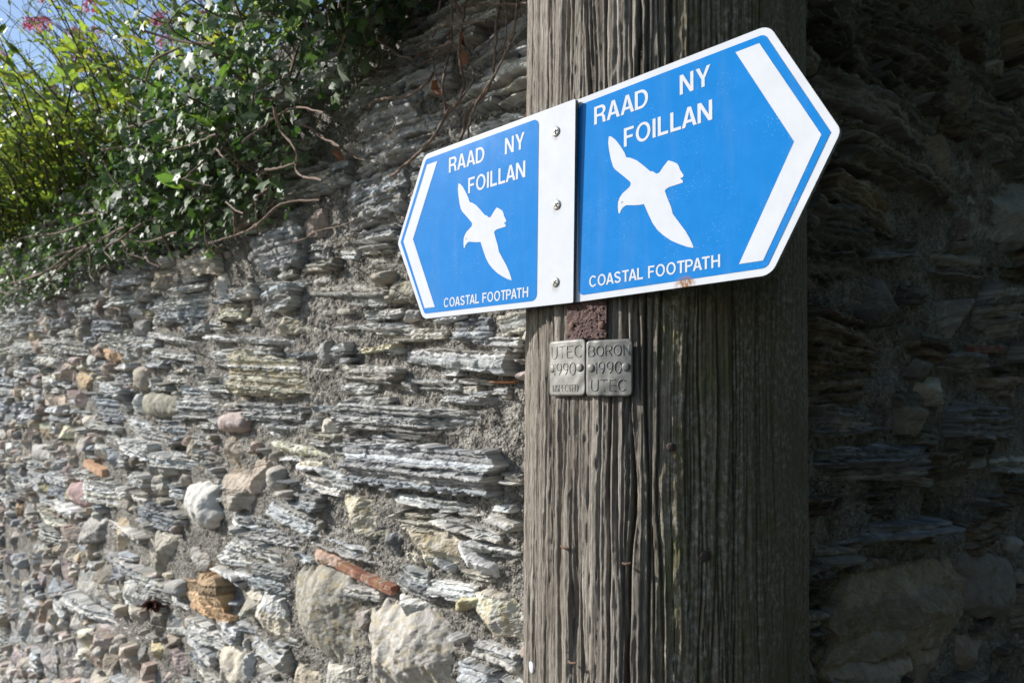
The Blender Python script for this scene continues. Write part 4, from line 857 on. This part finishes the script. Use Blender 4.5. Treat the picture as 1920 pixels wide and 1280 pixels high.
rosette('leafy_shoot', 'fresh bright green leafy shoot growing out of the ivy clump', 'plant', 340, 345, .16, 16, .075, [(.11, .18, .05), (.08, .15, .06)], HERB, 81)
rosette('leafy_shoot', 'small bright green shoot under the twigs of the ivy clump', 'plant', 400, 235, .16, 14, .05, [(.11, .18, .05), (.08, .15, .06)], HERB, 82)
rosette('withered_plant', 'withered dark red tuft rooted between the wall stones', 'plant', 288, 1130, .03, 90, .036, [(.075, .030, .024), (.11, .05, .035)], DRY, 83, .8)

# ------------------------------------------------------------------ unseen leafy screen added to block sky, and ivy added to shade the right wall
hb = np.array([2.1, -1.5, 0]); hd = WR.d; hn = np.array([-WR.n[0], -WR.n[1], 0])
sky_blocker = thing('sky_blocker', 'tall dark leafy screen added out of view to block sky light', 'sky_blocker', hb)
r_ = np.random.default_rng(90); n = 14000
P = hd * r_.uniform(-4.5, 6, (n, 1)) + np.array([0, 0, 1.]) * r_.uniform(.1, 5.6, (n, 1)); P = P + hn * (r_.normal(0, .12, (n, 1)) + .1 * fbm(P[:, 0] * 2, P[:, 2] * 2, 2, 5)[:, None])
V, F, A = leaves(IV, IF, P, rots(np.tile(hn, (n, 1)) + r_.normal(0, .6, (n, 3)), r_.uniform(0, 6, n)), r_.uniform(.08, .16, n), pick_col([(.03, .055, .022), (.04, .07, .03), (.025, .045, .02)], n, r_))
link('foliage', mesh_np('foliage', V, F, {'Col': A}), IVY, sky_blocker)['kind'] = 'stuff'
J = Join()
for k in range(17):
    b = hd * (-4.3 + k * .6) - hn * .2; J.add(*tube(smooth_path([b, b + np.array([.04, .03, 1.2]), b + np.array([-.03, .05, 2.6]), b + np.array([0, 0, 4.0])], 12), np.linspace(.05, .015, 13), 7))
link('trunks', J.mesh('trunks'), BARK, sky_blocker)['kind'] = 'stuff'
X, Y = np.meshgrid(np.linspace(-4.5, 6, 60), np.linspace(0, 5.5, 40)); D = -.28 + .12 * fbm(X * 2, Y * 2, 3, 9)
V = (X[..., None] * hd + Y[..., None] * np.array([0, 0, 1.]) + D[..., None] * hn).reshape(-1, 3); col = np.tile(np.array([[.02, .03, .015, 1.]]), (len(V), 1))
link('blocker_backing', mesh_np('blocker_backing', V, gridq(60, 40), {'Col': col}), DRY, sky_blocker)
tb = WR.at(1.0, TOP); top = thing('ivy', 'dark ivy added above view to shade the wall below it', 'ivy', tb, 'ivy trailing over the wall')  # overhang added out of view to keep sky light off this wall
n = 3000; u = r_.uniform(.0, 3.6, n); w = r_.uniform(-.25, .36, n); v = TOP + .03 + .16 * r_.random(n) - .10 * np.clip(w / .36, 0, 1) * r_.random(n); P = WR.at(u, v, w) - tb
V, F, A = leaves(IV, IF, P, rots(np.tile(np.array([0, 0, 1.]), (n, 1)) + r_.normal(0, .5, (n, 3)), r_.uniform(0, 6, n)), r_.uniform(.04, .07, n), pick_col(IVYPAL, n, r_))
link('foliage', mesh_np('foliage', V, F, {'Col': A}), IVY, top)['kind'] = 'stuff'
J = Join()
for k in range(30):
    u0 = r_.uniform(0, 3.6); J.add(*tube(smooth_path([WR.at(u0, TOP - .03, -.1), WR.at(u0 + r_.normal(0, .1), TOP + .06, .05), WR.at(u0 + r_.normal(0, .2), TOP + .02, .3)], 9), .004, 5))
link('stems', J.mesh('stems', True, tb), BARK, top)['kind'] = 'stuff'
